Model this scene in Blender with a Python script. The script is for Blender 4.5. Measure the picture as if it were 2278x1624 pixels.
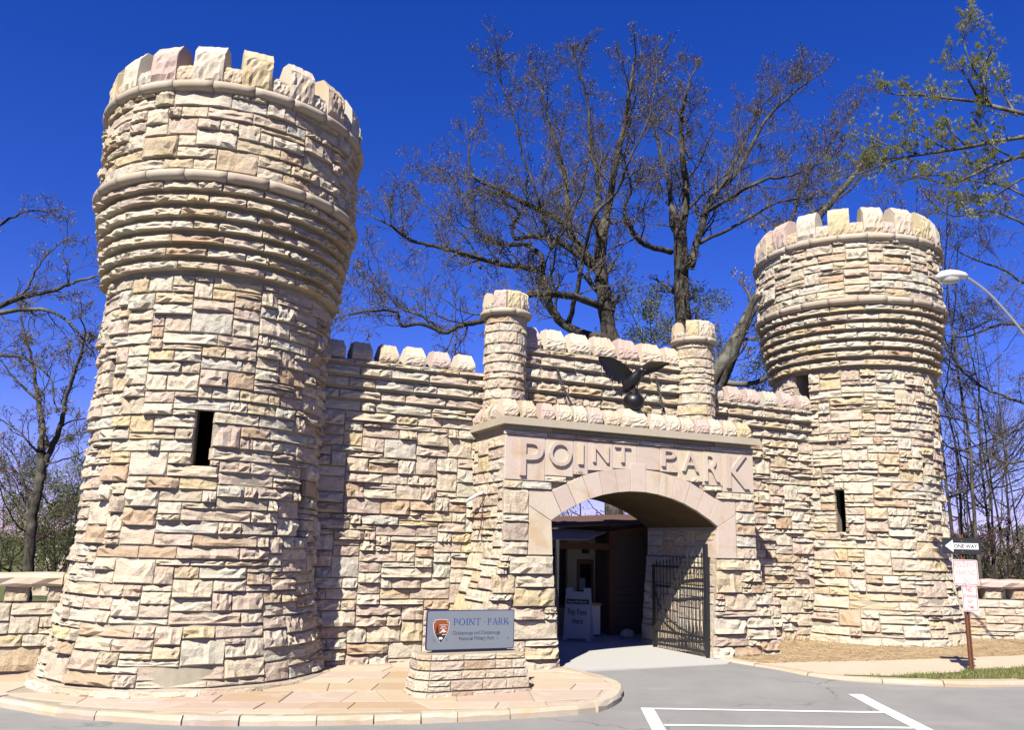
import bpy, math, random
import numpy as np
from mathutils import Matrix, Vector
R_ = math.radians
for o in list(bpy.data.objects): bpy.data.objects.remove(o)
SC = bpy.context.scene
COL = SC.collection

# ------------------------------------------------------------------ camera, sky, sun, exposure
H = 2.3625
PITCH, ROLL, FPX, CX, CY = R_(12.060), R_(1.389), 1872.0, 1138.5, 812.0
cam_d = bpy.data.cameras.new('camera'); cam = bpy.data.objects.new('camera', cam_d); COL.objects.link(cam)
cam_d.sensor_width = 36.0; cam_d.lens = 36.0*FPX/2277.0; cam_d.clip_start = 0.1; cam_d.clip_end = 60000
cam.matrix_world = Matrix.Translation((0, 0, H)) @ Matrix.Rotation(math.pi/2+PITCH, 4, 'X') @ Matrix.Rotation(ROLL, 4, 'Z')
SC.camera = cam

SUN_AZ, SUN_EL = R_(21), R_(47)            # azimuth: degrees to the left of straight behind the camera
to_sun = Vector((-math.sin(SUN_AZ)*math.cos(SUN_EL), -math.cos(SUN_AZ)*math.cos(SUN_EL), math.sin(SUN_EL)))
world = bpy.data.worlds.new('World'); SC.world = world; world.use_nodes = True
wn = world.node_tree; wn.nodes.clear()
wo = wn.nodes.new('ShaderNodeOutputWorld'); wb = wn.nodes.new('ShaderNodeBackground')
sky = wn.nodes.new('ShaderNodeTexSky'); sky.sky_type = 'NISHITA'; sky.sun_disc = False
sky.sun_elevation = SUN_EL; sky.sun_rotation = math.pi+SUN_AZ
sky.altitude = 650; sky.air_density = 1.0; sky.dust_density = 0.05; sky.ozone_density = 1.6
hs = wn.nodes.new('ShaderNodeHueSaturation'); hs.inputs['Saturation'].default_value = 1.40
tn = wn.nodes.new('ShaderNodeMix'); tn.data_type = 'RGBA'; tn.blend_type = 'MULTIPLY'; tn.inputs[0].default_value = 1; tn.inputs[7].default_value = (.68, .535, 1.20, 1)
wn.links.new(sky.outputs[0], hs.inputs['Color']); wn.links.new(hs.outputs[0], tn.inputs[6]); wn.links.new(tn.outputs[2], wb.inputs[0])
wb.inputs[1].default_value = 0.05
wn.links.new(wb.outputs[0], wo.inputs[0])
sun_d = bpy.data.lights.new('sun', 'SUN'); sun = bpy.data.objects.new('sun', sun_d); COL.objects.link(sun)
sun_d.energy = 5.0; sun_d.angle = R_(0.5); sun_d.color = (1.0, 0.94, 0.82)
sun.rotation_euler = to_sun.to_track_quat('Z', 'Y').to_euler(); sun.location = (-8, -20, 30)
SC.view_settings.view_transform = 'Standard'; SC.view_settings.look = 'None'
SC.view_settings.gamma = 1; SC.view_settings.use_curve_mapping = False
SC.view_settings.exposure = 1.38
SC.render.engine = 'CYCLES'

# ------------------------------------------------------------------ frames and pixel helpers
TL = np.array([-5.211, 14.591]); TR = np.array([8.595, 20.853])
AL = math.atan2(TR[1]-TL[1], TR[0]-TL[0]); MID = (TL+TR)/2
TT = np.array([math.cos(AL), math.sin(AL)]); NN = np.array([math.sin(AL), -math.cos(AL)])
def W(s, d, z): return (MID[0]+TT[0]*s+NN[0]*d, MID[1]+TT[1]*s+NN[1]*d, z)
T3 = (TT[0], TT[1], 0.0); N3 = (NN[0], NN[1], 0.0)
def ray(px, py):
    u, v = px-CX, py-CY
    u, v = u*math.cos(ROLL)+v*math.sin(ROLL), -u*math.sin(ROLL)+v*math.cos(ROLL)
    x, yc = u/FPX, -v/FPX
    return (x, math.cos(PITCH)-yc*math.sin(PITCH), math.sin(PITCH)+yc*math.cos(PITCH))
def aty(px, py, y):
    d = ray(px, py); k = y/d[1]; return (d[0]*k, y, H+d[2]*k)
def clamp(v, a, b): return a if v < a else b if v > b else v
def g(x, y): return .17+.009*(clamp(x, -40, 40)+5.2)+.02*(clamp(y, -12, 40)-12.4)
def road_z(x, y):
    f = clamp((15.9-y)/2.4, 0, 1); return g(x, y)-.012-.10*f*f*(3-2*f)

# ------------------------------------------------------------------ mesh helpers
class MB:
    def __init__(s): s.v = []; s.f = []
    def add(s, vs, fs):
        b = len(s.v); s.v.extend(vs); s.f.extend([tuple(i+b for i in f) for f in fs]); return s
    def box(s, c, size, ax=None):
        hx, hy, hz = size[0]/2, size[1]/2, size[2]/2
        X, Y, Z = ax or ((1, 0, 0), (0, 1, 0), (0, 0, 1))
        vs = []
        for k in (-hz, hz):
            for i, j in ((-hx, -hy), (hx, -hy), (hx, hy), (-hx, hy)):
                vs.append(tuple(c[q]+X[q]*i+Y[q]*j+Z[q]*k for q in range(3)))
        return s.add(vs, [(3, 2, 1, 0), (4, 5, 6, 7), (0, 1, 5, 4), (1, 2, 6, 5), (2, 3, 7, 6), (3, 0, 4, 7)])
    def lbox(s, s0, s1, d0, d1, z0, z1):           # box in the gate's frame (s along the wall, d towards the camera)
        return s.box(W((s0+s1)/2, (d0+d1)/2, (z0+z1)/2), (s1-s0, abs(d1-d0), z1-z0), (T3, (-N3[0], -N3[1], 0), (0, 0, 1)))
    def prism(s, pts, vec):                        # planar polygon swept along vec
        n = len(pts); vs = [tuple(p) for p in pts]+[tuple(p[i]+vec[i] for i in range(3)) for p in pts]
        return s.add(vs, [tuple(range(n-1, -1, -1)), tuple(range(n, 2*n))]+[(i, (i+1) % n, n+(i+1) % n, n+i) for i in range(n)])
    def tube(s, pts, rad, n=6, cap=True):
        vs, fs = s.v, s.f; b0 = len(vs); m = len(pts)
        px_, py_, pz_ = 0.3, 0.1, 0.9
        for i in range(m):
            a = pts[i-1] if i else pts[0]; c = pts[i+1] if i < m-1 else pts[m-1]
            dx, dy, dz = c[0]-a[0], c[1]-a[1], c[2]-a[2]
            l = math.sqrt(dx*dx+dy*dy+dz*dz) or 1e-9; dx /= l; dy /= l; dz /= l
            if i == 0 and abs(dz) > .85: px_, py_, pz_ = 1., 0.1, 0.
            k = px_*dx+py_*dy+pz_*dz; ux, uy, uz = px_-k*dx, py_-k*dy, pz_-k*dz
            l = math.sqrt(ux*ux+uy*uy+uz*uz) or 1e-9; ux /= l; uy /= l; uz /= l
            px_, py_, pz_ = ux, uy, uz
            wx, wy, wz = dy*uz-dz*uy, dz*ux-dx*uz, dx*uy-dy*ux
            r = rad[i]; p = pts[i]
            for q in range(n):
                co, si = CS[n][q]
                vs.append((p[0]+r*(ux*co+wx*si), p[1]+r*(uy*co+wy*si), p[2]+r*(uz*co+wz*si)))
        for i in range(m-1):
            o = b0+i*n
            for q in range(n):
                q2 = q+1 if q < n-1 else 0
                fs.append((o+q, o+q2, o+n+q2, o+n+q))
        if cap and n > 3:
            fs.append(tuple(b0+q for q in range(n-1, -1, -1))); fs.append(tuple(b0+(m-1)*n+q for q in range(n)))
        return s
    def lathe(s, c, prof, n=32, a0=0, a1=2*math.pi):
        full = abs(a1-a0-2*math.pi) < 1e-6; cols = n if full else n+1; b = len(s.v)
        for i in range(cols):
            a = a0+(a1-a0)*i/n
            for r, z in prof: s.v.append((c[0]+r*math.cos(a), c[1]+r*math.sin(a), c[2]+z))
        m = len(prof)
        for i in range(n):
            i2 = (i+1) % cols
            for j in range(m-1): s.f.append((b+i*m+j, b+i2*m+j, b+i2*m+j+1, b+i*m+j+1))
        return s
    def mesh(s, name, org=(0, 0, 0), smooth=False):
        me = bpy.data.meshes.new(name)
        v = np.array(s.v, dtype=np.float32).reshape(-1, 3)-np.array(org, dtype=np.float32)
        me.from_pydata(v.tolist(), [], s.f); me.update()
        if smooth: me.shade_smooth()
        return me
CS = {n: [(math.cos(2*math.pi*q/n), math.sin(2*math.pi*q/n)) for q in range(n)] for n in range(3, 33)}

def setp(o, label=None, cat=None, group=None, kind=None):
    if label: o['label'] = label
    if cat: o['category'] = cat
    if group: o['group'] = group
    if kind: o['kind'] = kind
    return o
def thing(name, loc, label, cat, group=None):
    o = bpy.data.objects.new(name, None); COL.objects.link(o); o.location = loc; o.empty_display_size = .2
    return setp(o, label, cat, group)
def org_of(o):
    p = Vector((0, 0, 0))
    while o is not None: p += o.location; o = o.parent
    return tuple(p)
def part(name, mb, mat, parent=None, smooth=False, label=None, kind=None):
    """mesh object; the MB holds world coordinates"""
    org = org_of(parent) if parent is not None else (0, 0, 0)
    me = mb.mesh(name, org, smooth) if isinstance(mb, MB) else mb
    if mat: me.materials.append(mat)
    o = bpy.data.objects.new(name, me); COL.objects.link(o)
    if parent is not None: o.parent = parent
    return setp(o, label=label, kind=kind)
def solo(name, mb, mat, label, cat, smooth=False, loc=None, kind=None):
    loc = loc or tuple(np.mean(np.array(mb.v), axis=0)); me = mb.mesh(name, loc, smooth); me.materials.append(mat)
    o = bpy.data.objects.new(name, me); COL.objects.link(o); o.location = loc
    return setp(o, label, cat, kind=kind)

# ------------------------------------------------------------------ materials
ALB = 0.72                                   # keeps every reflectance in its real-world range
class NT:
    def __init__(s, name):
        s.m = bpy.data.materials.new(name); s.m.use_nodes = True; s.t = s.m.node_tree; s.t.nodes.clear()
        s.out = s.n('ShaderNodeOutputMaterial'); s.b = s.n('ShaderNodeBsdfPrincipled'); s.l(s.b.outputs[0], s.out.inputs[0])
    def n(s, t, **k):
        x = s.t.nodes.new(t)
        for a, v in k.items(): setattr(x, a, v)
        return x
    def l(s, a, b): s.t.links.new(a, b)
    def pos(s): return s.n('ShaderNodeNewGeometry').outputs['Position']
    def noise(s, scale, detail=4, rough=.6, vec=None, dist=0):
        x = s.n('ShaderNodeTexNoise'); x.inputs['Scale'].default_value = scale; x.inputs['Detail'].default_value = detail
        x.inputs['Roughness'].default_value = rough; x.inputs['Distortion'].default_value = dist
        s.l(vec if vec is not None else s.pos(), x.inputs['Vector']); return x.outputs['Fac']
    def ramp(s, fac, stops, const=False):
        x = s.n('ShaderNodeValToRGB'); cr = x.color_ramp; cr.interpolation = 'CONSTANT' if const else 'LINEAR'
        while len(cr.elements) < len(stops): cr.elements.new(.5)
        for e, (p, c) in zip(cr.elements, stops):
            e.position = p; e.color = (c[0], c[1], c[2], 1) if hasattr(c, '__len__') else (c, c, c, 1)
        s.l(fac, x.inputs[0]); return x.outputs[0]
    def mix(s, fac, a, b, mode='MIX'):
        x = s.n('ShaderNodeMix', data_type='RGBA', blend_type=mode)
        for sock, v in ((x.inputs[0], fac), (x.inputs[6], a), (x.inputs[7], b)):
            if hasattr(v, 'is_linked'): s.l(v, sock)
            elif hasattr(v, '__len__'): sock.default_value = (v[0], v[1], v[2], 1)
            else: sock.default_value = v
        return x.outputs[2]
    def mul(s, a, b, op='MULTIPLY'):
        x = s.n('ShaderNodeMath', operation=op)
        for sock, v in ((x.inputs[0], a), (x.inputs[1], b)):
            if hasattr(v, 'is_linked'): s.l(v, sock)
            else: sock.default_value = v
        return x.outputs[0]
    def bump(s, h, strength, dist=.01):
        x = s.n('ShaderNodeBump'); x.inputs['Strength'].default_value = strength; x.inputs['Distance'].default_value = dist
        s.l(h, x.inputs['Height']); s.l(x.outputs[0], s.b.inputs['Normal'])
    def col(s, c):
        if hasattr(c, 'is_linked'): s.l(s.mix(1.0, c, (ALB, ALB, ALB), 'MULTIPLY'), s.b.inputs['Base Color'])
        else: s.b.inputs['Base Color'].default_value = (c[0], c[1], c[2], 1)
    def fin(s, rough=.9, spec=.3, metal=0):
        s.b.inputs['Roughness'].default_value = rough; s.b.inputs['Specular IOR Level'].default_value = spec
        s.b.inputs['Metallic'].default_value = metal; return s.m

PAL = [(.53, .45, .33), (.51, .47, .38), (.45, .36, .29), (.49, .40, .26), (.55, .49, .39), (.41, .32, .265), (.48, .38, .21), (.47, .455, .395),
       (.52, .43, .315), (.44, .345, .27), (.56, .505, .41), (.44, .34, .21), (.44, .43, .35), (.49, .395, .31), (.53, .465, .35), (.38, .26, .16), (.52, .45, .345), (.37, .30, .245), (.53, .465, .36), (.54, .48, .375), (.40, .345, .25), (.47, .37, .30)]
_mc = (.535, .475, .39)
PAL = [tuple(c[i]*.80+_mc[i]*.20 for i in range(3)) for c in PAL]
def stone_mat(name, source, pal=PAL, rough_bump=.65, lich=0.6):
    m = NT(name)
    if source == 'obj': rnd = m.n('ShaderNodeObjectInfo').outputs['Random']
    else: rnd = m.n('ShaderNodeNewGeometry').outputs['Random Per Island']
    n = len(pal); base = m.ramp(rnd, [(i/n, c) for i, c in enumerate(pal)], True)
    mp = m.n('ShaderNodeMapping'); mp.inputs['Scale'].default_value = (1, 1, 2.2); m.l(m.pos(), mp.inputs[0])
    v = mp.outputs[0]
    n1 = m.noise(3.1, 6, .65, v, .6)
    c = m.mix(m.ramp(n1, [(.42, 0), (.66, .6)]), base, m.mix(.45, base, (.42, .30, .19), 'MIX'))
    n2 = m.noise(2.0, 3, .5, v)
    c = m.mix(m.ramp(n2, [(.52, 0), (.7, .5)]), c, (.53, .48, .41))
    n3 = m.noise(38, 5, .7)
    c = m.mix(m.ramp(n3, [(.28, .55), (.5, 0)]), c, (.20, .145, .09))
    n4 = m.noise(1.1, 8, .75, None, 1.5)                       # weather stains in patches
    c = m.mix(m.mul(m.ramp(n4, [(.56, 0), (.72, 1)]), lich), c, (.17, .155, .12))
    m.col(c)
    h = m.mul(m.mul(m.noise(21, 8, .72), .7), m.mul(m.noise(7, 4, .6), .9), 'ADD')
    m.bump(h, rough_bump, .05)
    return m.fin(.92, .2)
M_STONE = stone_mat('rock_faced_stone', 'obj'); M_STONES = stone_mat('rock_faced_stone_joined', 'island')
SMOOTHP = [(.53, .44, .36), (.55, .47, .38), (.51, .42, .36), (.56, .48, .36), (.50, .41, .35), (.54, .45, .38)]
def dressed(name, pal, stain=.5):
    m = NT(name); rnd = m.n('ShaderNodeObjectInfo').outputs['Random']
    base = m.ramp(rnd, [(i/len(pal), c) for i, c in enumerate(pal)], True)
    c = m.mix(m.ramp(m.noise(1.7, 5, .6, None, 1.2), [(.50, 0), (.68, stain)]), base, (.44, .27, .12))
    c = m.mix(m.ramp(m.noise(2.6, 4, .6), [(.55, 0), (.72, .45)]), c, (.50, .46, .42))
    c = m.mix(m.ramp(m.noise(60, 4, .7), [(.3, .35), (.5, 0)]), c, (.25, .18, .14))
    m.col(c); m.bump(m.noise(90, 6, .75), .35, .01); return m.fin(.9, .2)
M_DRESSED = dressed('dressed_sandstone', SMOOTHP)
M_BAND = dressed('band_stone', [(.40, .34, .26), (.43, .37, .29), (.38, .31, .25), (.42, .38, .31), (.36, .31, .25)], .25)
M_MERLON = dressed('merlon_stone', [(.50, .42, .33), (.48, .39, .28), (.46, .37, .33), (.52, .46, .37), (.44, .42, .36), (.47, .40, .25), (.46, .35, .31)], .3)
def simple(name, c, rough=.8, spec=.3, metal=0, var=.25, scale=12, bump=.1, bscale=60, dark=None):
    m = NT(name); dk = dark or tuple(x*.55 for x in c)
    m.col(m.mix(m.mul(m.ramp(m.noise(scale, 5, .65), [(.35, 1), (.65, 0)]), var), c, dk))
    if bump: m.bump(m.noise(bscale, 4, .6), bump, .01)
    return m.fin(rough, spec, metal)
M_MORTAR = simple('lime_mortar', (.34, .30, .235), .95, .1, 0, .4, 6, .4, 40)
M_VAULT = simple('vault_plaster', (.11, .075, .04), .95, .1, 0, .5, 3, .4, 30)  # brown plaster, its colour deepened to keep the soffit in shade
M_ASPHALT = None
def asphalt():
    m = NT('asphalt'); n1 = m.noise(1.3, 6, .6); n2 = m.noise(260, 3, .8)
    c = m.mix(m.ramp(n1, [(.3, 0), (.7, 1)]), (.215, .213, .209), (.27, .266, .26))
    c = m.mix(m.ramp(n2, [(.36, .5), (.62, 0)]), c, (.12, .118, .115))
    c = m.mix(m.ramp(m.noise(420, 2, .6), [(.62, 0), (.74, .5)]), c, (.40, .39, .38))
    mp = m.n('ShaderNodeMapping'); mp.inputs['Scale'].default_value = (.35, 2.2, 1); m.l(m.pos(), mp.inputs[0])
    c = m.mix(m.ramp(m.noise(1.2, 5, .6, mp.outputs[0]), [(.56, 0), (.7, .35)]), c, (.30, .295, .285))
    vo = m.n('ShaderNodeTexVoronoi', feature='DISTANCE_TO_EDGE'); vo.inputs['Scale'].default_value = .33
    wv = m.n('ShaderNodeVectorMath', operation='ADD'); nz_ = m.n('ShaderNodeTexNoise'); nz_.inputs['Scale'].default_value = 1.4; nz_.inputs['Detail'].default_value = 6; m.l(m.pos(), nz_.inputs['Vector'])
    m.l(m.pos(), wv.inputs[0]); m.l(nz_.outputs['Color'], wv.inputs[1]); m.l(wv.outputs[0], vo.inputs['Vector'])
    c = m.mix(m.mul(m.ramp(vo.outputs['Distance'], [(.0, .75), (.006, 0)]), m.ramp(m.noise(.5, 2, .5), [(.45, 0), (.6, 1)])), c, (.05, .048, .046))
    c = m.mix(m.ramp(m.noise(.8, 4, .6, None, .5), [(.62, 0), (.72, .35)]), c, (.14, .138, .135))
    m.col(c); m.bump(n2, .5, .006); return m.fin(.85, .3)
M_ASPHALT = asphalt()
M_APRON = simple('worn_concrete', (.40, .395, .38), .9, .2, 0, .35, 2.5, .3, 220, (.38, .375, .36))
M_SIDEWALK = simple('pale_concrete', (.47, .40, .31), .92, .2, 0, .35, 1.8, .3, 160, (.38, .31, .23))
M_PAINT = None
def paint():
    m = NT('road_paint'); n = m.noise(55, 6, .75)
    m.col(m.mix(m.ramp(n, [(.36, .9), (.47, 0)]), (.78, .78, .76), (.3, .3, .3))); m.bump(m.noise(240, 3, .7), .3, .004); return m.fin(.7, .3)
M_PAINT = paint()
M_FLAG = dressed('flagstone', [(.44, .37, .28), (.42, .34, .24), (.41, .31, .25), (.46, .39, .30), (.38, .28, .19), (.45, .37, .31), (.43, .35, .26), (.42, .34, .28)], .28)
M_KERB = dressed('kerb_stone', [(.42, .36, .28), (.40, .33, .25), (.38, .31, .26), (.44, .39, .31)], .45)
M_IRON = simple('black_iron', (.018, .018, .020), .45, .5, .0, .3, 20, .1, 80)
M_BRONZE = simple('black_bronze', (.008, .008, .010), .38, .35, .0, .3, 18, .15, 70)
M_RUST = simple('brown_painted_steel', (.16, .06, .035), .6, .4, 0, .5, 14, .2, 50)
M_GALV = simple('galvanised_steel', (.42, .44, .46), .42, .5, .6, .25, 12, .05)
M_LAMPHEAD = simple('lamp_housing', (.62, .63, .62), .4, .5, 0, .15, 8, .02)
M_GLASS = simple('prismatic_lens', (.50, .50, .47), .25, .6, 0, .3, 30, .2, 90)
M_SIGNGREY = simple('grey_sign_enamel', (.185, .205, .24), .45, .4, 0, .12, 3, .03, 30)
M_NAVY = simple('navy_paint', (.015, .03, .12), .4, .4, 0, .2, 20, 0)
M_BLUELET = simple('blue_lettering', (.02, .07, .25), .5, .3, 0, .1, 20, 0)
M_GREYLET = simple('slate_lettering', (.05, .065, .12), .5, .3, 0, .1, 20, 0)
M_BROWN = simple('emblem_brown', (.27, .07, .02), .5, .3, 0, .2, 25, 0)
M_WHITE = simple('white_paint', (.75, .75, .74), .45, .4, 0, .08, 12, 0)
M_OFFW = simple('faded_white_sheet', (.60, .59, .58), .45, .4, 0, .12, 8, 0)
M_BLACK = simple('black_paint', (.018, .018, .02), .4, .5, 0, .2, 20, 0)
M_RED = simple('faded_red_paint', (.42, .05, .05), .5, .3, 0, .25, 30, 0)
M_PALE = simple('faded_pink_lettering', (.52, .30, .29), .5, .3, 0, .3, 60, 0)
M_SIDING = simple('cream_siding', (.34, .31, .24), .8, .2, 0, .15, 4, .05)
M_SIDINGD = simple('shaded_siding', (.10, .08, .065), .8, .2, 0, .2, 4, .05)  # dark brown siding colour that carries the shade inside the arch
M_ROOF = simple('brown_metal_roof', (.105, .06, .045), .42, .5, .0, .2, 6, .03)
M_FASCIA = simple('taupe_fascia', (.34, .30, .27), .6, .3, 0, .15, 4, .03)
M_TRIM = simple('brown_trim', (.13, .055, .03), .6, .3, 0, .3, 9, .06)
M_DARKGL = simple('dark_glass', (.012, .014, .016), .12, .6, 0, .1, 6, 0)
M_BARK = None
def bark(name, a, b, lich):
    m = NT(name); mp = m.n('ShaderNodeMapping'); mp.inputs['Scale'].default_value = (1, 1, .22); m.l(m.pos(), mp.inputs[0])
    n = m.noise(9, 6, .7, mp.outputs[0], .8)
    c = m.mix(m.ramp(n, [(.38, 0), (.62, 1)]), a, b)
    c = m.mix(m.ramp(m.noise(1.6, 4, .6), [(.48, 0), (.66, .8)]), c, lich); m.col(c); m.bump(n, .8, .06); return m.fin(.95, .1)
M_BARK = bark('grey_bark', (.028, .024, .02), (.10, .092, .075), (.20, .20, .165))
M_BARKD = bark('dark_bark', (.022, .019, .017), (.085, .075, .062), (.14, .135, .11))
M_TWIG = simple('twig_bark', (.105, .092, .074), .95, .1, 0, .5, 2, 0)
def leafmat(name, cols, trans=.25):
    m = NT(name); rnd = m.n('ShaderNodeNewGeometry').outputs['Random Per Island']
    m.col(m.ramp(rnd, [(i/max(1, len(cols)-1), c) for i, c in enumerate(cols)])); m.fin(.75, .2)
    if trans:
        tr = m.n('ShaderNodeBsdfTranslucent'); mx = m.n('ShaderNodeMixShader'); mx.inputs[0].default_value = trans
        m.l(m.b.inputs['Base Color'].links[0].from_socket, tr.inputs[0]); m.l(m.b.outputs[0], mx.inputs[1]); m.l(tr.outputs[0], mx.inputs[2]); m.l(mx.outputs[0], m.out.inputs[0])
    return m.m
M_BUD = leafmat('brown_buds', [(.15, .13, .09), (.24, .18, .11), (.20, .17, .11), (.28, .23, .14)], .15)
M_LEAF = leafmat('young_green_leaves', [(.09, .12, .035), (.15, .18, .05), (.22, .24, .08), (.16, .19, .06)], .3)
M_LEAFD = leafmat('dark_green_leaves', [(.05, .07, .025), (.09, .11, .035), (.14, .15, .06)], .25)
M_NEEDLE = leafmat('pine_needles', [(.22, .26, .09), (.34, .37, .12), (.46, .46, .17), (.28, .31, .13)], .25)
M_BLOSSOM = leafmat('redbud_blossom', [(.30, .06, .14), (.40, .10, .22), (.22, .05, .12)], .2)
M_GRASS = leafmat('grass_blades', [(.12, .15, .04), (.20, .22, .07), (.32, .29, .13)], .2)
M_STRAW = leafmat('pine_straw', [(.40, .28, .15), (.50, .37, .21), (.34, .23, .12), (.54, .45, .30)], .1)
M_EARTH = simple('earth', (.42, .31, .19), .95, .1, 0, .5, 3, .5, 40)
M_TURF = simple('turf', (.085, .11, .035), .95, .1, 0, .6, 1.2, .5, 30, (.15, .12, .06))

# ------------------------------------------------------------------ rock-faced stone templates
def stone_template(seed, nx=9, nz=6):
    rg = random.Random(seed)
    xs = [-.5, -.465]+[-.465+.93*(i+rg.uniform(-.3, .3))/(nx-3) for i in range(1, nx-3)]+[.465, .5]
    zs = [-.5, -.44]+[-.44+.84*(i+rg.uniform(-.28, .28))/(nz-3) for i in range(1, nz-3)]+[.40, .5]
    planes = [(rg.uniform(.6, 1.2), rg.uniform(-.9, .9), rg.uniform(-.3, .9)) for k in range(4)]
    flat = rg.random() < .25
    low = [rg.uniform(.55, 1.25) for _ in range(nx)]                     # ragged overhanging lower edge
    vs = []
    for j, z in enumerate(zs):
        for i, x in enumerate(xs):
            ex, ez = i in (0, nx-1), j in (0, nz-1)
            if ex or ez:
                vs.append((x-math.copysign(rg.uniform(0, .008), x) if ex else x, rg.uniform(-.12, 0), z-math.copysign(rg.uniform(0, .025), z) if ez else z))
            else:
                y = min(p+q*x-r*z for p, q, r in planes)+rg.uniform(-.30, .30)
                if flat: y = .55+.25*(y-.6)
                y = clamp(y, .15, 1.3)
                if j == 1: y = clamp(.55*y+.42*low[i], .2, 1.1)
                if j == nz-2: y *= rg.uniform(.4, .85)
                elif rg.random() < .12: y *= .45
                if i in (1, nx-2): y *= rg.uniform(.45, .95)
                vs.append((x+rg.uniform(-.02, .02), -y, z+rg.uniform(-.03, .03)*(j > 1)))
    fs = []
    for j in range(nz-1):
        for i in range(nx-1):
            a = j*nx+i; q = (a, a+1, a+nx+1, a+nx)
            fs += [(q[0], q[1], q[2]), (q[0], q[2], q[3])] if rg.random() < .5 else [(q[0], q[1], q[3]), (q[1], q[2], q[3])]
    b = len(vs); vs += [(-.5, 1.2, -.5), (.5, 1.2, -.5), (.5, 1.2, .5), (-.5, 1.2, .5)]
    c = [0, nx-1, nz*nx-1, (nz-1)*nx]
    for k in range(4):
        k2 = (k+1) % 4; fs.append((c[k2], c[k], b+k, b+k2))
    return vs, fs
TEMPL = [stone_template(100+i) for i in range(22)]
T_MESH = []
for i, (vs, fs) in enumerate(TEMPL):
    me = bpy.data.meshes.new('stone'); me.from_pydata(vs, [], fs); me.materials.append(M_STONE); T_MESH.append(me)
T_NP = [(np.array(v, dtype=np.float32), np.array(f, dtype=np.int64) if all(len(q) == 3 for q in f) else f) for v, f in TEMPL]
CAMP = np.array([0, 0, H])

def axes(nh, tilt=0.0):
    """x to the right seen from outside, y into the wall, z up; tilt leans the top back"""
    n = Vector(nh).normalized(); up = Vector((0, 0, 1)); x = up.cross(n).normalized()
    if tilt:
        n = (n*math.cos(tilt)+up*math.sin(tilt)).normalized()
    z = n.cross(x).normalized()
    return x, -n, z
class Stones:
    def __init__(s, parent, rng, limit=300, name='stone', stuff='stone_courses'):
        s.p = parent; s.rng = rng; s.items = []; s.limit = limit; s.name = name; s.stuff = stuff
    def add(s, c, nh, w, h, bulge=.05, tilt=0, joint=.012, force=None):
        x, y, z = axes(nh, tilt)
        v = CAMP-np.array(c); dist = np.linalg.norm(v); fac = float(v@np.array(y)*-1)/dist
        pr = w*h/dist**2*(1 if fac > .05 else 0.001)
        s.items.append((pr, c, x, y, z, max(.03, w-joint*.6), bulge, max(.02, h-joint*1.15), s.rng.randrange(len(TEMPL))))
    def finish(s):
        s.items.sort(key=lambda t: -t[0]); org = Vector(org_of(s.p))
        for k, (pr, c, x, y, z, w, b, h, ti) in enumerate(s.items[:s.limit]):
            o = bpy.data.objects.new(s.name, T_MESH[ti]); COL.objects.link(o); o.parent = s.p
            p = Vector(c)-org; fl = -1 if s.rng.random() < .0 else 1
            o.matrix_basis = Matrix(((x[0]*w, y[0]*b, z[0]*h, p[0]), (x[1]*w, y[1]*b, z[1]*h, p[1]), (x[2]*w, y[2]*b, z[2]*h, p[2]), (0, 0, 0, 1)))
        rest = s.items[s.limit:]
        if rest:
            VV = []; FF = []; b0 = 0; o3 = np.array(org)
            for pr, c, x, y, z, w, b, h, ti in rest:
                v = T_NP[ti][0]; A = np.array([np.array(x)*w, np.array(y)*b, np.array(z)*h])
                VV.append(v@A+(np.array(c)-o3)); FF.extend([tuple(q+b0 for q in f) for f in TEMPL[ti][1]]); b0 += len(v)
            me = bpy.data.meshes.new(s.stuff); me.from_pydata(np.concatenate(VV).tolist(), [], FF); me.materials.append(M_STONES)
            o = bpy.data.objects.new(s.stuff, me); COL.objects.link(o); o.parent = s.p; o['kind'] = 'stuff'

def pack(wd, ht, rng, cw=.07, ch=.093, blocked=None, wmin=.28, wmax=.80, wrap=False):
    """broken-range ashlar: list of (u0, u1, z0, z1)"""
    nc, nr = max(1, round(wd/cw)), max(1, round(ht/ch)); cw, ch = wd/nc, ht/nr
    occ = [[bool(blocked and blocked((i+.5)*cw, (j+.5)*ch)) for i in range(nc)] for j in range(nr)]
    out = []; ends = [set() for _ in range(nr+1)]
    for j in range(nr):
        i = 0
        while i < nc:
            if occ[j][i]: i += 1; continue
            run = 0
            while i+run < nc and not occ[j][i+run]: run += 1
            w = max(2, round(rng.uniform(wmin, wmax)/cw)); hh = rng.choices((1, 2, 3, 4), (.18, .60, .18, .04))[0]
            if hh >= 3: w = max(2, round(rng.uniform(.30, .62)/cw))
            if hh == 1: w = max(3, round(rng.uniform(.30, .9)/cw))
            if run-w < 3: w = run if run <= round(wmax/cw)*1.15 else run//2
            if j and w < run:                              # break the vertical joints
                best = None
                for _ in range(7):
                    c = clamp(w+rng.randint(-3, 4), 3, run)
                    if 0 < run-c < 3: continue
                    sc = min([abs(i+c-q) for q in ends[j-1]] or [9])
                    if best is None or sc > best[0]: best = (sc, c)
                if best: w = best[1]
            w = min(w, run); hh = min(hh, nr-j)
            if nr-j-hh == 1 and rng.random() < .6: hh = min(hh+1, nr-j) if hh < 4 else hh-1
            if hh > 1 and hh*ch > w*cw*1.05: hh = max(1, int(w*cw/ch))
            k = 1
            while k < hh and all(not occ[j+k][i+q] for q in range(w)): k += 1
            hh = k
            for a in range(hh):
                ends[j+a].add(i+w)
                for q in range(w): occ[j+a][i+q] = True
            out.append((i*cw, (i+w)*cw, j*ch, (j+hh)*ch)); i += w
    return out

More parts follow.
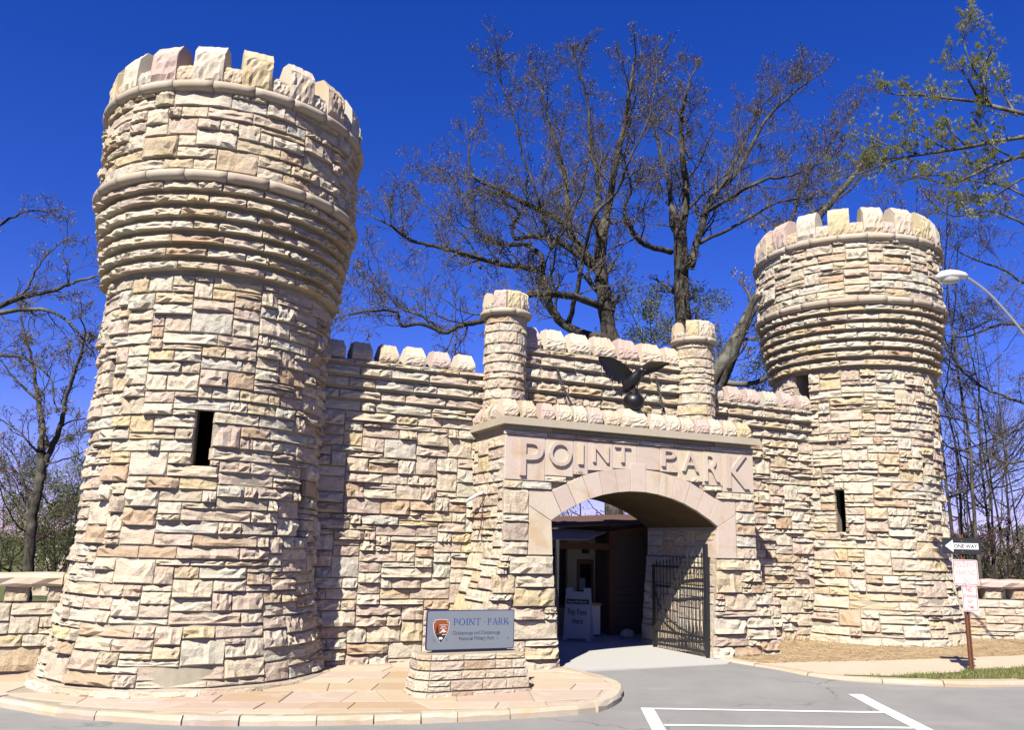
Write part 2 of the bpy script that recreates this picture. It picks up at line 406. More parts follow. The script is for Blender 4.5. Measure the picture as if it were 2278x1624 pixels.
def merlon_mesh(seed, w, dep, h, shoulder, ridge, rough=.03, hip=1.0):
    """block with a chamfered cap: rock-faced front below the shoulder, sloped dressed top"""
    rg = random.Random(seed); mb = MB(); nx = 10
    prof = [(0, 0), (-.5*rough, .08*h), (-rough, shoulder*.28), (-.95*rough, shoulder*.5), (-.8*rough, shoulder*.68), (-.5*rough, shoulder*.86), (.0, shoulder), (.004, shoulder+.02), (ridge, h), (dep-ridge*.8, h), (dep, shoulder), (dep, 0)]
    rows = []
    for k, (y, z) in enumerate(prof):
        row = []
        for i in range(nx):
            x = -w/2+w*i/(nx-1); jj = rough*.65 if 0 < k < 6 else .006
            e = .35 if i in (0, nx-1) else 1
            if k in (8, 9): x *= hip
            row.append(len(mb.v)); mb.v.append((x+(rg.uniform(-.008, .008)), (y*e if k < 6 else y)+rg.uniform(-jj, jj)*e, z+rg.uniform(-.01, .01)*(1 if 0 < k < 11 else 0)))
        rows.append(row)
    for k in range(len(prof)-1):
        for i in range(nx-1):
            a, b_, c, d = rows[k][i], rows[k][i+1], rows[k+1][i+1], rows[k+1][i]; mb.f += [(a, b_, c), (a, c, d)]
    mb.f.append(tuple(rows[k][0] for k in range(len(prof)-1, -1, -1))); mb.f.append(tuple(rows[k][nx-1] for k in range(len(prof))))
    return mb.mesh('merlon')
def place(name, me, c, nh, parent, mat=None, sc=(1, 1, 1)):
    x, y, z = axes(nh); p = Vector(c)-Vector(org_of(parent)); o = bpy.data.objects.new(name, me); COL.objects.link(o); o.parent = parent
    o.matrix_basis = Matrix(((x[0]*sc[0], y[0]*sc[1], 0, p[0]), (x[1]*sc[0], y[1]*sc[1], 0, p[1]), (0, 0, sc[2], p[2]), (0, 0, 0, 1)))
    return o

# ================================================================== THE SETTING
def sheet(name, xs, ys, zf, mat):
    mb = MB(); nx = len(xs)
    for y in ys:
        for x in xs: mb.v.append((x, y, zf(x, y)))
    for j in range(len(ys)-1):
        for i in range(nx-1):
            a = j*nx+i; mb.f.append((a, a+1, a+nx+1, a+nx))
    o = part(name, mb, mat, None, True); o['kind'] = 'structure'; return o
def terr(x, y):
    r = math.hypot(x, y-20); k = clamp((r-75)/500, 0, 1)
    return g(x, y)-.16-.065*clamp(y-27, 0, 48)-140*k*k*(3-2*k)
xs = [-30000, -8000, -2500, -1000]+list(range(-600, -60, 60))+list(range(-60, 61, 4))+list(range(120, 601, 60))+[1000, 2500, 8000, 30000]
ys = [-30000, -5000, -1000, -300]+list(range(-100, -12, 20))+list(range(-12, 64, 4))+list(range(80, 601, 40))+[1000, 2500, 8000, 30000]
sheet('ground', xs, ys, terr, M_TURF)
def poly_slab(name, pts, top, mat, depth=.2, kind='structure', parent=None):
    mb = MB(); n = len(pts)
    mb.v = [(x, y, g(x, y)+top) for x, y in pts]+[(x, y, g(x, y)+top-depth) for x, y in pts]
    mb.f = [tuple(range(n))]+[(i, n+i, n+(i+1) % n, (i+1) % n) for i in range(n)]
    o = part(name, mb, mat, parent); o['kind'] = kind; return o
ROAD = sheet('road', [-60, -40, -25]+[-20+i for i in range(0, 41)]+[25, 40, 60], [-12+.6*i for i in range(0, 49)], road_z, M_ASPHALT)
def marking(pts):
    mb = MB(); a, b, c, d = pts; N = 8
    for i in range(N+1):
        t = i/N
        for p, q in ((a, d), (b, c)):
            x, y = p[0]+(q[0]-p[0])*t, p[1]+(q[1]-p[1])*t; mb.v.append((x, y, road_z(x, y)+.006))
    mb.f = [(2*i, 2*i+1, 2*i+3, 2*i+2) for i in range(N)]
    return part('painted_line', mb, M_PAINT, ROAD)
marking([(1.95, 12.73), (2.13, 12.73), (1.90, 8.2), (1.73, 8.2)])
marking([(5.39, 13.94), (5.61, 13.94), (5.50, 8.2), (5.30, 8.2)])
marking([(2.14, 12.73), (2.14, 12.645), (5.38, 12.61), (5.37, 12.70)])
marking([(2.09, 11.72), (2.09, 11.635), (5.35, 11.68), (5.34, 11.77)])
marking([(2.04, 10.72), (2.04, 10.635), (5.31, 10.68), (5.31, 10.77)])
# concrete apron leading through the arch
ap = [(1.39, 15.24), (2.7, 15.64), (4.06, 16.15), (4.3, 16.6)]+[W(2.2, .6, 0)[:2], W(2.6, -.7, 0)[:2], W(9, -3, 0)[:2], W(6, -14, 0)[:2], W(-6, -14, 0)[:2], W(-6, -1.2, 0)[:2], W(-2.2, -.7, 0)[:2], W(-2.2, 1.2, 0)[:2], (.95, 15.6)]
poly_slab('gate_apron', ap, .0, M_APRON, .03)

# ---- flagstone plaza with kerb
rng = random.Random(5)
KERB = [(-16, 17.2), (-11.5, 14.9), (-9.0, 13.45), (-7.02, 12.28), (-6.31, 11.9), (-5.75, 11.62), (-4.97, 11.44), (-4.06, 11.3), (-3.15, 11.28), (-2.27, 11.36), (-1.66, 11.47), (-.81, 11.62), (-.18, 11.8), (.87, 12.13), (1.25, 12.36), (1.61, 12.92), (1.83, 13.6), (1.83, 14.15), (1.68, 14.56), (1.36, 15.1), (1.02, 15.5)]
def catmull(P, k=6):
    out = []; n = len(P); dim = len(P[0])
    for i in range(n-1):
        p0, p1, p2, p3 = P[max(0, i-1)], P[i], P[i+1], P[min(n-1, i+2)]
        for q in range(k):
            t = q/k; t2, t3 = t*t, t*t*t
            out.append(tuple(.5*(2*p1[j]+(p2[j]-p0[j])*t+(2*p0[j]-5*p1[j]+4*p2[j]-p3[j])*t2+(-p0[j]+3*p1[j]-3*p2[j]+p3[j])*t3) for j in range(dim)))
    out.append(tuple(P[-1])); return out
def offset(P, d):
    out = []
    for i, p in enumerate(P):
        a, b = P[max(0, i-1)], P[min(len(P)-1, i+1)]; dx, dy = b[0]-a[0], b[1]-a[1]; l = math.hypot(dx, dy) or 1
        out.append((p[0]-dy/l*d, p[1]+dx/l*d))
    return out
def resample(P, step):
    acc = [0]
    for a, b in zip(P, P[1:]): acc.append(acc[-1]+math.hypot(b[0]-a[0], b[1]-a[1]))
    n = max(1, round(acc[-1]/step)); out = []; j = 0
    for i in range(n+1):
        s = acc[-1]*i/n
        while j < len(P)-2 and acc[j+1] < s: j += 1
        t = (s-acc[j])/((acc[j+1]-acc[j]) or 1); out.append(tuple(P[j][q]+(P[j+1][q]-P[j][q])*t for q in range(len(P[0]))))
    return out
kc = resample(catmull(KERB), .12)
inner = offset(kc, .19)
back = [W(-1.75, 1.6, 0)[:2], W(-2.5, .2, 0)[:2], W(-9, -.6, 0)[:2], W(-17, -.6, 0)[:2]]
PLAZA = poly_slab('plaza', offset(kc, .1)+back, -.006, M_MORTAR, .25)
def kerb_run(curve, parent, rg, wid=.25, top=.012, lens=(.55, 1.15), low=.24):
    i = 0; n = len(curve); inn = offset(curve, wid)
    while i < n-3:
        st = max(3, round(rg.uniform(*lens)/.12)); e = min(n-1, i+st)
        if n-1-e < 4: e = n-1
        mb = MB(); rows = []; dz = rg.uniform(-.012, .012); bulge = rg.uniform(-.02, .03); npts = 5
        for k in range(npts):
            t = k/(npts-1)*(e-i-.12)+i+.06; a = int(t); fr = t-a; a2 = min(n-1, a+1)
            o_ = [curve[a][q]+(curve[a2][q]-curve[a][q])*fr for q in (0, 1)]; n_ = [inn[a][q]+(inn[a2][q]-inn[a][q])*fr for q in (0, 1)]
            ex = [o_[q]+(o_[q]-n_[q])/wid*(bulge+rg.uniform(-.012, .012)) for q in (0, 1)]
            up = [n_[q]+(ex[q]-n_[q])*.84 for q in (0, 1)]
            zt = g(*o_)+top+dz
            rows.append([(ex[0], ex[1], zt-low), (ex[0], ex[1], zt-.05+rg.uniform(-.012, .012)), (up[0], up[1], zt+rg.uniform(-.006, .006)), (n_[0], n_[1], zt+rg.uniform(-.004, .004)), (n_[0], n_[1], zt-low)])
        for r in rows: mb.v.extend(r)
        for k in range(npts-1):
            for q in range(4): mb.f.append((k*5+q, k*5+5+q, k*5+6+q, k*5+1+q))
        mb.f += [(0, 1, 2, 3, 4), tuple((npts-1)*5+q for q in (4, 3, 2, 1, 0))]
        part('kerb_stone', mb, M_KERB, parent); i = e
kerb_run(kc, PLAZA, rng, .20, .006, (.5, 1.5))
def inside(p, poly):
    c = False; j = len(poly)-1
    for i in range(len(poly)):
        a, b = poly[i], poly[j]
        if (a[1] > p[1]) != (b[1] > p[1]) and p[0] < (b[0]-a[0])*(p[1]-a[1])/(b[1]-a[1])+a[0]: c = not c
        j = i
    return c
def nearest(p, poly):
    best = None
    for a, b in zip(poly, poly[1:]+poly[:1]):
        dx, dy = b[0]-a[0], b[1]-a[1]; l = dx*dx+dy*dy or 1; t = clamp(((p[0]-a[0])*dx+(p[1]-a[1])*dy)/l, 0, 1)
        q = (a[0]+dx*t, a[1]+dy*t); d = (q[0]-p[0])**2+(q[1]-p[1])**2
        if best is None or d < best[0]: best = (d, q)
    return best[1]
ip = inner+back; fa = AL-.35; fu = (math.cos(fa), math.sin(fa)); fv = (-fu[1], fu[0])
v = -6.0
rows = []
while v < 8: rows.append((v, rng.uniform(-.035, .035))); v += rng.uniform(.34, .85)
fc = (-3, 13.5)
for (v0, s0), (v1, s1) in zip(rows, rows[1:]):
    u = -11+rng.uniform(0, .5); cut = rng.uniform(-.12, .12)
    while u < 8:
        w = rng.uniform(.5, 1.5); cut2 = rng.uniform(-.25, .25); j = .007
        q = [(u+j, v0+s0*u+j), (u+w-j, v0+s0*(u+w)+j), (u+w-j+cut2, v1+s1*(u+w)-j), (u+j+cut, v1+s1*u-j)]
        q = [(fc[0]+fu[0]*a+fv[0]*b, fc[1]+fu[1]*a+fv[1]*b) for a, b in q]; u += w; cut = cut2
        cen = (sum(p[0] for p in q)/4, sum(p[1] for p in q)/4)
        ins = [inside(p, ip) for p in q]
        if not any(ins) and not inside(cen, ip): continue
        if math.hypot(cen[0]-TL[0], cen[1]-TL[1]) < 2.2 or cen[0] < -10.5: continue
        q = [p if k else nearest(p, ip) for p, k in zip(q, ins)]
        ar = .5*abs(sum(q[i][0]*q[(i+1) % 4][1]-q[(i+1) % 4][0]*q[i][1] for i in range(4)))
        if ar < .03: continue
        t = rng.uniform(.004, .013); mb = MB(); b1 = .012
        cx, cy = sum(p[0] for p in q)/4, sum(p[1] for p in q)/4
        mb.v = [(p[0], p[1], g(*p)-.03) for p in q]+[(p[0], p[1], g(*p)+t-.006) for p in q]+[(p[0]+(cx-p[0])*.03, p[1]+(cy-p[1])*.03, g(*p)+t) for p in q]
        mb.f = [(8, 9, 10, 11)]+[(i, (i+1) % 4, 4+(i+1) % 4, 4+i) for i in range(4)]+[(4+i, 4+(i+1) % 4, 8+(i+1) % 4, 8+i) for i in range(4)]
        part('flagstone', mb, M_FLAG, PLAZA)

# ---- right-hand pavement, verge, straw bed
rng = random.Random(8)
EDGE = [(4.02, 16.82), (4.25, 16.3), (4.77, 15.71), (5.12, 15.24), (5.49, 14.93), (6.12, 14.70), (6.66, 14.62), (7.3, 14.55), (8.14, 14.6), (9.5, 14.85), (12, 15.6), (16, 17), (24, 20)]
ec = resample(catmull(EDGE), .12)
STRAWB = [(4.3, 16.75), (4.75, 16.25), (5.74, 16.5), (6.91, 16.74), (8.18, 17.08), (9.85, 17.59), (14, 19), (24, 22.6)]
side = poly_slab('sidewalk', offset(ec, .2)+STRAWB[::-1], .004, M_SIDEWALK, .2)
kerb = poly_slab('verge_kerb_bed', offset(ec, .12)+offset(ec, .26)[::-1], -.03, M_MORTAR, .15)
kerb_run(ec, kerb, rng, .22, .016, (.8, 1.5))
GR = [(5.75, 14.98), (6.51, 15.0), (7.28, 15.24), (8.12, 15.59), (8.91, 15.94), (12, 17.2), (16, 18.8), (24, 22)]
gl = [p for p in offset(ec, .22) if p[0] > 5.7]
verge = poly_slab('grass_verge', gl+GR[::-1], .016, M_TURF, .1)
SB = STRAWB+[W(14, -.5, 0)[:2], W(7, -.5, 0)[:2], W(2.7, .3, 0)[:2]]
def strawz(x, y): return g(x, y)+.03
bed = poly_slab('straw_bed', SB, .012, M_EARTH, .1)
def scatter(poly, n, rg, x1):
    out = []; xa = min(p[0] for p in poly); xb = min(x1, max(p[0] for p in poly)); ya = min(p[1] for p in poly); yb = max(p[1] for p in poly)
    while len(out) < n:
        p = (rg.uniform(xa, xb), rg.uniform(ya, yb))
        if inside(p, poly): out.append(p)
    return out
mb = MB()
for x, y in scatter(SB, 9000, rng, 13):
    a = rng.uniform(0, 6.28); l = rng.uniform(.05, .14); w = .006; z = g(x, y)+.014+rng.uniform(0, .035); t = rng.uniform(-.02, .03)
    c, s = math.cos(a), math.sin(a)
    mb.add([(x-c*l-s*w, y-s*l+c*w, z), (x-c*l+s*w, y-s*l-c*w, z), (x+c*l, y+s*l, z+t)], [(0, 1, 2)])
solo('pine_straw', mb, M_STRAW, 'loose orange pine straw covering the bed at the foot of the wall', 'pine straw', kind='stuff')
mb = MB()
def blade(x, y, z, hgt, rg):
    a = rg.uniform(0, 6.28); w = rg.uniform(.004, .008); c, s = math.cos(a)*w, math.sin(a)*w; lx, ly = rg.uniform(-.04, .04), rg.uniform(-.04, .04)
    mb.add([(x-c, y-s, z), (x+c, y+s, z), (x+lx, y+ly, z+hgt)], [(0, 1, 2)])
for x, y in scatter(gl+GR[::-1], 14000, rng, 12):
    d = math.sin(x*3.1+y*2)*.5+math.sin(x*7.3-y*5)*.5
    if rng.random() < .55+.45*d: blade(x, y, g(x, y)+.014, rng.uniform(.02, .075), rng)
for k in range(260):
    a, r = rng.uniform(0, 6.28), abs(rng.gauss(0, .09)); blade(8.13+r*math.cos(a), 15.4+r*math.sin(a), g(8.1, 15.4)+.014, rng.uniform(.05, .13), rng)
solo('grass', mb, M_GRASS, 'short green grass on the verge round the sign post', 'grass', kind='stuff')

# ================================================================== ROUND TOWERS
PROF = [(-.2, 2.18), (.1, 2.17), (.27, 2.15), (.65, 2.085), (.9, 2.03), (1.3, 1.955), (1.7, 1.905), (2.5, 1.86), (3.4, 1.85), (6.42, 1.875)]
def prof_r(z):
    for (z0, r0), (z1, r1) in zip(PROF, PROF[1:]):
        if z <= z1: return r0+(r1-r0)*(z-z0)/(z1-z0)
    return PROF[-1][1]
RINGS = 7; RZ0, RZ1 = 6.40, 7.87
def band_mesh(r, tr, ang, name='band_stone'):
    mb = MB(); prof = [(r-.16, -tr)]+[(r+tr*math.cos(R_(a))*1.05, tr*math.sin(R_(a))) for a in range(-90, 91, 20)]+[(r-.16, tr)]
    mb.lathe((0, 0, 0), prof, 5, -ang/2, ang/2); m = len(prof)
    mb.f += [tuple(range(m)), tuple(5*m+q for q in range(m-1, -1, -1))]
    me = mb.mesh(name); me.shade_smooth(); me.materials.append(M_BAND)
    for p in me.polygons:
        if len(p.vertices) > 4: p.use_smooth = False
    return me
BAND_N = 22
BAND_LO = band_mesh(2.205, .088, 2*math.pi/BAND_N-.005); BAND_HI = band_mesh(2.215, .088, 2*math.pi/BAND_N-.005)
TM = [merlon_mesh(300+k, .465, .42, .74, .54, .13, .035) for k in range(5)]
TC = [merlon_mesh(320+k, .34, .36, .32, .28, .02, .03) for k in range(3)]
for me in TM+TC: me.materials.append(M_MERLON)
def tower(cen, dz, openings, moff, label, seed, plinth_z=None):
    rg = random.Random(seed); c3 = (cen[0], cen[1], dz); root = thing('round_tower', c3, label, 'tower', 'round corbelled gate towers')
    slits = openings; openings = [(o[0]-1.8, o[1]+1.8, o[2]-.06, o[3]+.06) for o in slits]
    # mortar core with real openings
    zs = sorted(set([-.2, .1, .27, .65, .9, 1.3, 1.7, 2.5, 3.4, 6.42]+[q for o in openings for q in (o[2], o[3])]))
    an = sorted(set([R_(-180+5*i) for i in range(72)]+[R_(q) for o in openings for q in (o[0], o[1])]))
    core = MB(); idx = {}
    def vid(a, z, r):
        k = (a, z, round(r, 4))
        if k not in idx: idx[k] = len(core.v); core.v.append((cen[0]+r*math.cos(a), cen[1]+r*math.sin(a), dz+z))
        return idx[k]
    for i, a in enumerate(an):
        b = an[(i+1) % len(an)]; am = (a+(b if b > a else b+2*math.pi))/2
        for z0, z1 in zip(zs, zs[1:]):
            zm = (z0+z1)/2; r0, r1 = prof_r(z0)-.012, prof_r(z1)-.012
            if any(R_(o[0]) < am < R_(o[1]) and o[2] < zm < o[3] for o in openings): continue
            core.f.append((vid(a, z0, r0), vid(b, z0, r0), vid(b, z1, r1), vid(a, z1, r1)))
    for a0, a1, z0, z1 in openings:
        a0, a1 = R_(a0), R_(a1); P = [(a0, z0), (a1, z0), (a1, z1), (a0, z1)]
        for k in range(4):
            (p, z), (q, y) = P[k], P[(k+1) % 4]
            core.f.append((vid(p, z, prof_r(z)-.012), vid(q, y, prof_r(y)-.012), vid(q, y, prof_r(y)-.55), vid(p, z, prof_r(z)-.55)))
    rr = [1.895+(2.155-1.895)*((i+1)/RINGS)**.9 for i in range(RINGS)]
    up = [(1.86, 6.42)]
    for i, r in enumerate(rr): up += [(r-.085, RZ0+(RZ1-RZ0)*i/RINGS), (r-.085, RZ0+(RZ1-RZ0)*(i+1)/RINGS)]
    up += [(2.17, 7.87), (2.17, 9.56), (1.72, 9.56), (1.72, 9.2), (0.02, 9.2)]
    core.lathe((cen[0], cen[1], dz), up, 72)
    part('mortar_core', core, M_MORTAR, root)
    S = Stones(root, rg)
    def ang_stone(a, z0, z1, w, r, bul, tilt=0, jit=True):
        n = (math.cos(a), math.sin(a), 0); z = (z0+z1)/2; r -= w*w/(8*r)*.85
        S.add((cen[0]+r*n[0], cen[1]+r*n[1], dz+z), n, w, z1-z0, bul, tilt)
    # shaft
    rm = 1.9; circ = 2*math.pi*rm; a_start = math.atan2(-cen[1], -cen[0])-math.pi
    base0 = .27
    def blocked(u, z):
        a = math.degrees(a_start+u/rm); z += base0
        for o in slits:
            for k in (-360, 0, 360):
                if o[0] < a+k < o[1] and o[2] < z < o[3]: return True
        return False
    for u0, u1, z0, z1 in pack(circ, RZ0-base0, rg, .07, .093, blocked):
        zc = base0+(z0+z1)/2; r = prof_r(zc); sl = (prof_r(zc+.1)-prof_r(zc-.1))/.2
        ang_stone(a_start+(u0+u1)/2/rm, base0+z0, base0+z1, (u1-u0)/rm*r, r, rg.choice((.045, .06, .075, .09, .11))*(1.1 if z1-z0 > .25 else 1), math.atan(-sl))
    # corbel rings
    for i in range(RINGS):
        z0, z1 = RZ0+(RZ1-RZ0)*i/RINGS, RZ0+(RZ1-RZ0)*(i+1)/RINGS; a = rg.uniform(0, 1); e = a+2*math.pi
        while a < e-.05:
            w = rg.uniform(.3, .8)/rr[i]
            if e-a-w < .12: w = e-a
            ang_stone(a+w/2, z0+.068, z1+.004, w*rr[i], rr[i]+.006, rg.uniform(.085, .125)); a += w
    # drum
    for u0, u1, z0, z1 in pack(2*math.pi*2.19, 9.45-8.05, rg, .07, .10):
        ang_stone(a_start+(u0+u1)/2/2.19, 8.05+z0, 8.05+z1, u1-u0, 2.185, rg.choice((.04, .06, .08, .105)))
    # plinth
    if plinth_z is not None:
        a = 0
        while a < 2*math.pi-.05:
            w = rg.uniform(.5, 1.0)/2.3
            if 2*math.pi-a-w < .2: w = 2*math.pi-a
            n = (math.cos(a+w/2), math.sin(a+w/2)); gz = g(cen[0]+2.33*n[0], cen[1]+2.33*n[1])-dz
            ang_stone(a+w/2, gz-.08, .265, w*2.33+.05, 2.31, rg.uniform(.05, .09)); a += w
        mb = MB(); mb.lathe((cen[0], cen[1], dz), [(2.28, -.25), (2.30, .19), (2.26, .255), (2.0, .275)], 64); part('plinth', mb, M_BAND, root, True)
    S.finish()
    for k in range(BAND_N):
        a = 2*math.pi*k/BAND_N
        for me, z in ((BAND_LO, 7.965), (BAND_HI, 9.505)):
            o = bpy.data.objects.new('band_stone', me); COL.objects.link(o); o.parent = root; o.location = (0, 0, z); o.rotation_euler = (0, 0, a+(.13 if z > 9 else 0))
    for k in range(18):
        a = R_(moff+20*k); n = (math.cos(a), math.sin(a), 0)
        place('merlon', TM[rg.randrange(5)], (cen[0]+2.20*n[0], cen[1]+2.20*n[1], dz+9.575), n, root, None, (rg.uniform(.96, 1.05), 1, rg.uniform(.96, 1.02)))
        a += R_(10); n = (math.cos(a), math.sin(a), 0)
        place('crenel_stone', TC[rg.randrange(3)], (cen[0]+2.17*n[0], cen[1]+2.17*n[1], dz+9.575), n, root)
    return root
tower(TL, 0, [(-76.7, -69.8, 3.42, 4.30), (-18.5, -12.5, 2.45, 3.55), (-129, -124, 4.5, 5.1)], -85.6, 'tall round stone tower on a plinth on the flagstones beside the park name sign', 21, 0)
tower(TR, .14, [(-128.5, -122.6, 2.70, 3.57), (-66, -60.5, 3.80, 4.30), (-155, -143, 5.75, 6.38)], -94.4, 'round stone tower rising from the straw bed behind the one way sign', 22)

# ================================================================== CURTAIN WALLS
WM = [merlon_mesh(400+k, .385, .42, .36, .16, .11, .022, .80) for k in range(5)]
for me in WM: me.materials.append(M_MERLON)
def curtain(s0, s1, gz, label, seed, mer0):
    rg = random.Random(seed); root = thing('curtain_wall', W((s0+s1)/2, .34, gz), label, 'wall', 'stone walls between gatehouse and towers')
    mb = MB(); mb.lbox(s0, s1, -.55, .325, gz-.25, 4.88)
    cour = [(4.89, 5.09, .35), (5.10, 5.305, .40), (5.315, 5.515, .45), (5.525, 5.64, .47)]
    for z0, z1, d in cour: mb.lbox(s0, s1, -.55, d-.02, z0-.01, z1)
    part('mortar_core', mb, M_MORTAR, root); S = Stones(root, rg)
    for u0, u1, z0, z1 in pack(s1-s0, 4.88-gz, rg): S.add(W(s0+(u0+u1)/2, .335, gz+(z0+z1)/2), N3, u1-u0, z1-z0, rg.choice((.04, .06, .08, .105)))
    for z0, z1, d in cour:
        u = s0
        while u < s1-.02:
            w = rg.uniform(.35, .85)
            if s1-u-w < .25: w = s1-u
            S.add(W(u+w/2, d, (z0+z1)/2+.012), N3, w, z1-z0-.03, rg.uniform(.06, .10)); u += w
    S.finish(); u = mer0
    while u < s1-.1:
        place('merlon', WM[rg.randrange(5)], W(u, .47, 5.645), N3, root, None, (rg.uniform(.93, 1.06), 1, rg.uniform(.95, 1.05))); u += .515
    return root
curtain(-5.95, -2.55, .24, 'stone wall with stepped top courses half shaded by the tower over the plaza', 31, -5.62)
curtain(2.55, 6.15, .36, 'stone wall with stepped top courses above the straw bed', 32, 2.98)

# ================================================================== GATEHOUSE
rng = random.Random(41)
GH = thing('gatehouse', W(0, .6, .3), 'stone gatehouse with round arch and carved name panel between the two walls', 'gatehouse')
ZB = .2; AR, ACZ = 3.118, .279
def arcz(s): return ACZ+math.sqrt(max(0, AR*AR-s*s))
def jamb(z): return 1.63+(1.80-1.63)*clamp((z-.3)/1.85, 0, 1)
def hw(z): return 2.77+.56*clamp((2.3-z)/1.95, 0, 1)
D0, D1 = 1.80, -.63
for sg in (-1, 1):
    core = MB()
    def P(s, d, z): return W(sg*s, d, z)
    zl = [ZB-.1, 2.15, 2.3, 4.46]
    for z0, z1 in zip(zl, zl[1:]):
        ja, jb = (jamb(z0), jamb(z1)) if z1 < 2.2 else (1.835, 1.835); ha, hb = hw(z0)-.02, hw(z1)-.02
        core.add([P(ja, D0, z0), P(ha, D0, z0), P(hb, D0, z1), P(jb, D0, z1), P(ja if z1 < 2.2 else 1.835, D1, z0), P(ha, D1, z0), P(hb, D1, z1), P(jb, D1, z1)],
                 [(0, 1, 2, 3), (4, 7, 6, 5), (1, 5, 6, 2), (0, 3, 7, 4), (3, 2, 6, 7), (0, 4, 5, 1)])
    part('pier_core', core, M_MORTAR, GH)
# spandrel body above the arch and the vault
body = MB(); N = 24; top = 4.455
for i in range(N):
    a, b = -1.835+3.67*i/N, -1.835+3.67*(i+1)/N
    za, zb = arcz(a), arcz(b)
    body.add([W(a, D0-.03, za), W(b, D0-.03, zb), W(b, D0-.03, top), W(a, D0-.03, top), W(a, D1, za), W(b, D1, zb), W(b, D1, top), W(a, D1, top)],
             [(0, 1, 2, 3), (5, 4, 7, 6), (3, 2, 6, 7)])
part('spandrel', body, M_MORTAR, GH)
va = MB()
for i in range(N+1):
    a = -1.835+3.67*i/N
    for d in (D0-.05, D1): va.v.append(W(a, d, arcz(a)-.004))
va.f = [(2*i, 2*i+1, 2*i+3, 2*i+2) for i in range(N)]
part('vault', va, M_VAULT, GH, True, label='brown vault soffit darkened for shade')
S = Stones(GH, rng)
# front of the piers
for sg in (-1, 1):
    z0b = .22
    for u0, u1, z0, z1 in pack(1.0, 2.185-z0b, rng, .06, .11, None, .26, .62):
        zc = z0b+(z0+z1)/2; a, b = jamb(zc), hw(zc); wd = b-a
        S.add(W(sg*(a+(u0+u1)/2*wd), 1.815, zc), N3, (u1-u0)*wd, z1-z0, rng.uniform(.06, .12))
    for u0, u1, z0, z1 in pack(2.78-2.29, 3.335-2.19, rng, .06, .115, None, .24, .6):
        S.add(W(sg*(2.29+(u0+u1)/2), 1.815, 2.19+(z0+z1)/2), N3, u1-u0, z1-z0, rng.uniform(.045, .08))
    for a, b, z0, z1 in ((2.43, 2.78, 3.34, 3.485), (1.84, 2.43, 3.34, 3.485), (1.54, 1.975, 3.49, 3.595), (1.40, 1.21, 3.645, 3.735)):
        a, b = min(a, b), max(a, b)
        S.add(W(sg*(a+b)/2, 1.815, (z0+z1)/2), N3, b-a, z1-z0, .05)
    # returns (outer sides)
    nh = (sg*T3[0], sg*T3[1], 0)
    for u0, u1, z0, z1 in pack(1.80-.34, 4.29-.22, rng, .07, .105):
        zc = .22+(z0+z1)/2; S.add(W(sg*(hw(zc)-.01), .34+(u0+u1)/2, zc), nh, u1-u0, z1-z0, rng.uniform(.035, .065), math.atan(.28) if zc < 2.25 else 0)
    # passage walls
    ni = (-sg*T3[0], -sg*T3[1], 0)
    for u0, u1, z0, z1 in pack(1.78-D1, 2.75-.22, rng, .07, .11):
        zc = .22+(z0+z1)/2; S.add(W(sg*(jamb(zc) if zc < 2.15 else 1.835), D1+(u0+u1)/2, zc), ni, u1-u0, z1-z0, .03)
# course below the cornice
u = -2.79
while u < 2.78:
    w = rng.uniform(.45, 1.0)
    if 2.79-u-w < .3: w = 2.79-u
    S.add(W(u+w/2, 1.815, 4.335), N3, w, .09, .04); u += w
S.finish()
# dressed voussoirs, imposts, keystone
vin = [(-1.835, 2.800), (-1.628, 2.939), (-1.334, 3.097), (-1.042, 3.218), (-.764, 3.302), (-.444, 3.365), (-.168, 3.393), (.168, 3.393), (.444, 3.365), (.764, 3.302), (1.042, 3.218), (1.334, 3.097), (1.628, 2.939), (1.835, 2.800)]
vex = [(-2.285, 3.045), (-1.83, 3.335), (-1.53, 3.48), (-1.21, 3.64), (-.86, 3.735), (-.51, 3.80), (-.170, 3.825), (.170, 3.825), (.51, 3.80), (.86, 3.735), (1.21, 3.64), (1.53, 3.48), (1.83, 3.335), (2.285, 3.045)]
def slab(name, pts, d0, d1, parent, mat, inset=.004):
    cx = sum(p[0] for p in pts)/len(pts); cz = sum(p[1] for p in pts)/len(pts); mb = MB()
    q = [(p[0]-math.copysign(min(inset, abs(p[0]-cx)), p[0]-cx), p[1]-math.copysign(min(inset, abs(p[1]-cz)), p[1]-cz)) for p in pts]
    n = len(q); e = .012
    mb.v = [W(a, d0, z) for a, z in q]+[W(a, d1-e, z) for a, z in q]+[W(a+(cx-a)*e*1.6, d1, z+(cz-z)*e*1.6) for a, z in q]
    mb.f = [tuple(range(2*n, 3*n)), tuple(range(n-1, -1, -1))]+[(i, (i+1) % n, n+(i+1) % n, n+i) for i in range(n)]+[(n+i, n+(i+1) % n, 2*n+(i+1) % n, 2*n+i) for i in range(n)]
    return part(name, mb, mat, parent)
for i in range(13):
    p = [vin[i], vin[i+1], vex[i+1], vex[i]]
    if i == 0: p = [vin[0], vin[1], vex[1], (-2.285, 3.335), vex[0]]
    if i == 12: p = [vin[12], vin[13], vex[13], (2.285, 3.335), vex[12]]
    if i == 6: p = [vin[6], vin[7], (.172, 3.93), (-.172, 3.93)]
    slab('keystone' if i == 6 else 'voussoir', p, 1.50, 1.836 if i == 6 else 1.825+rng.uniform(-.004, .004), GH, M_DRESSED)
for sg in (-1, 1):
    q = [(1.802, 2.195), (2.285, 2.195), (2.285, 3.045), (1.835, 2.80), (1.815, 2.5)]
    slab('impost', [(sg*a, z) for a, z in q], 1.45, 1.828, GH, M_DRESSED)
js = [-2.775, -1.975, -1.40, -1.09, -.55, -.02, .51, .93, 1.51, 2.0, 2.775]
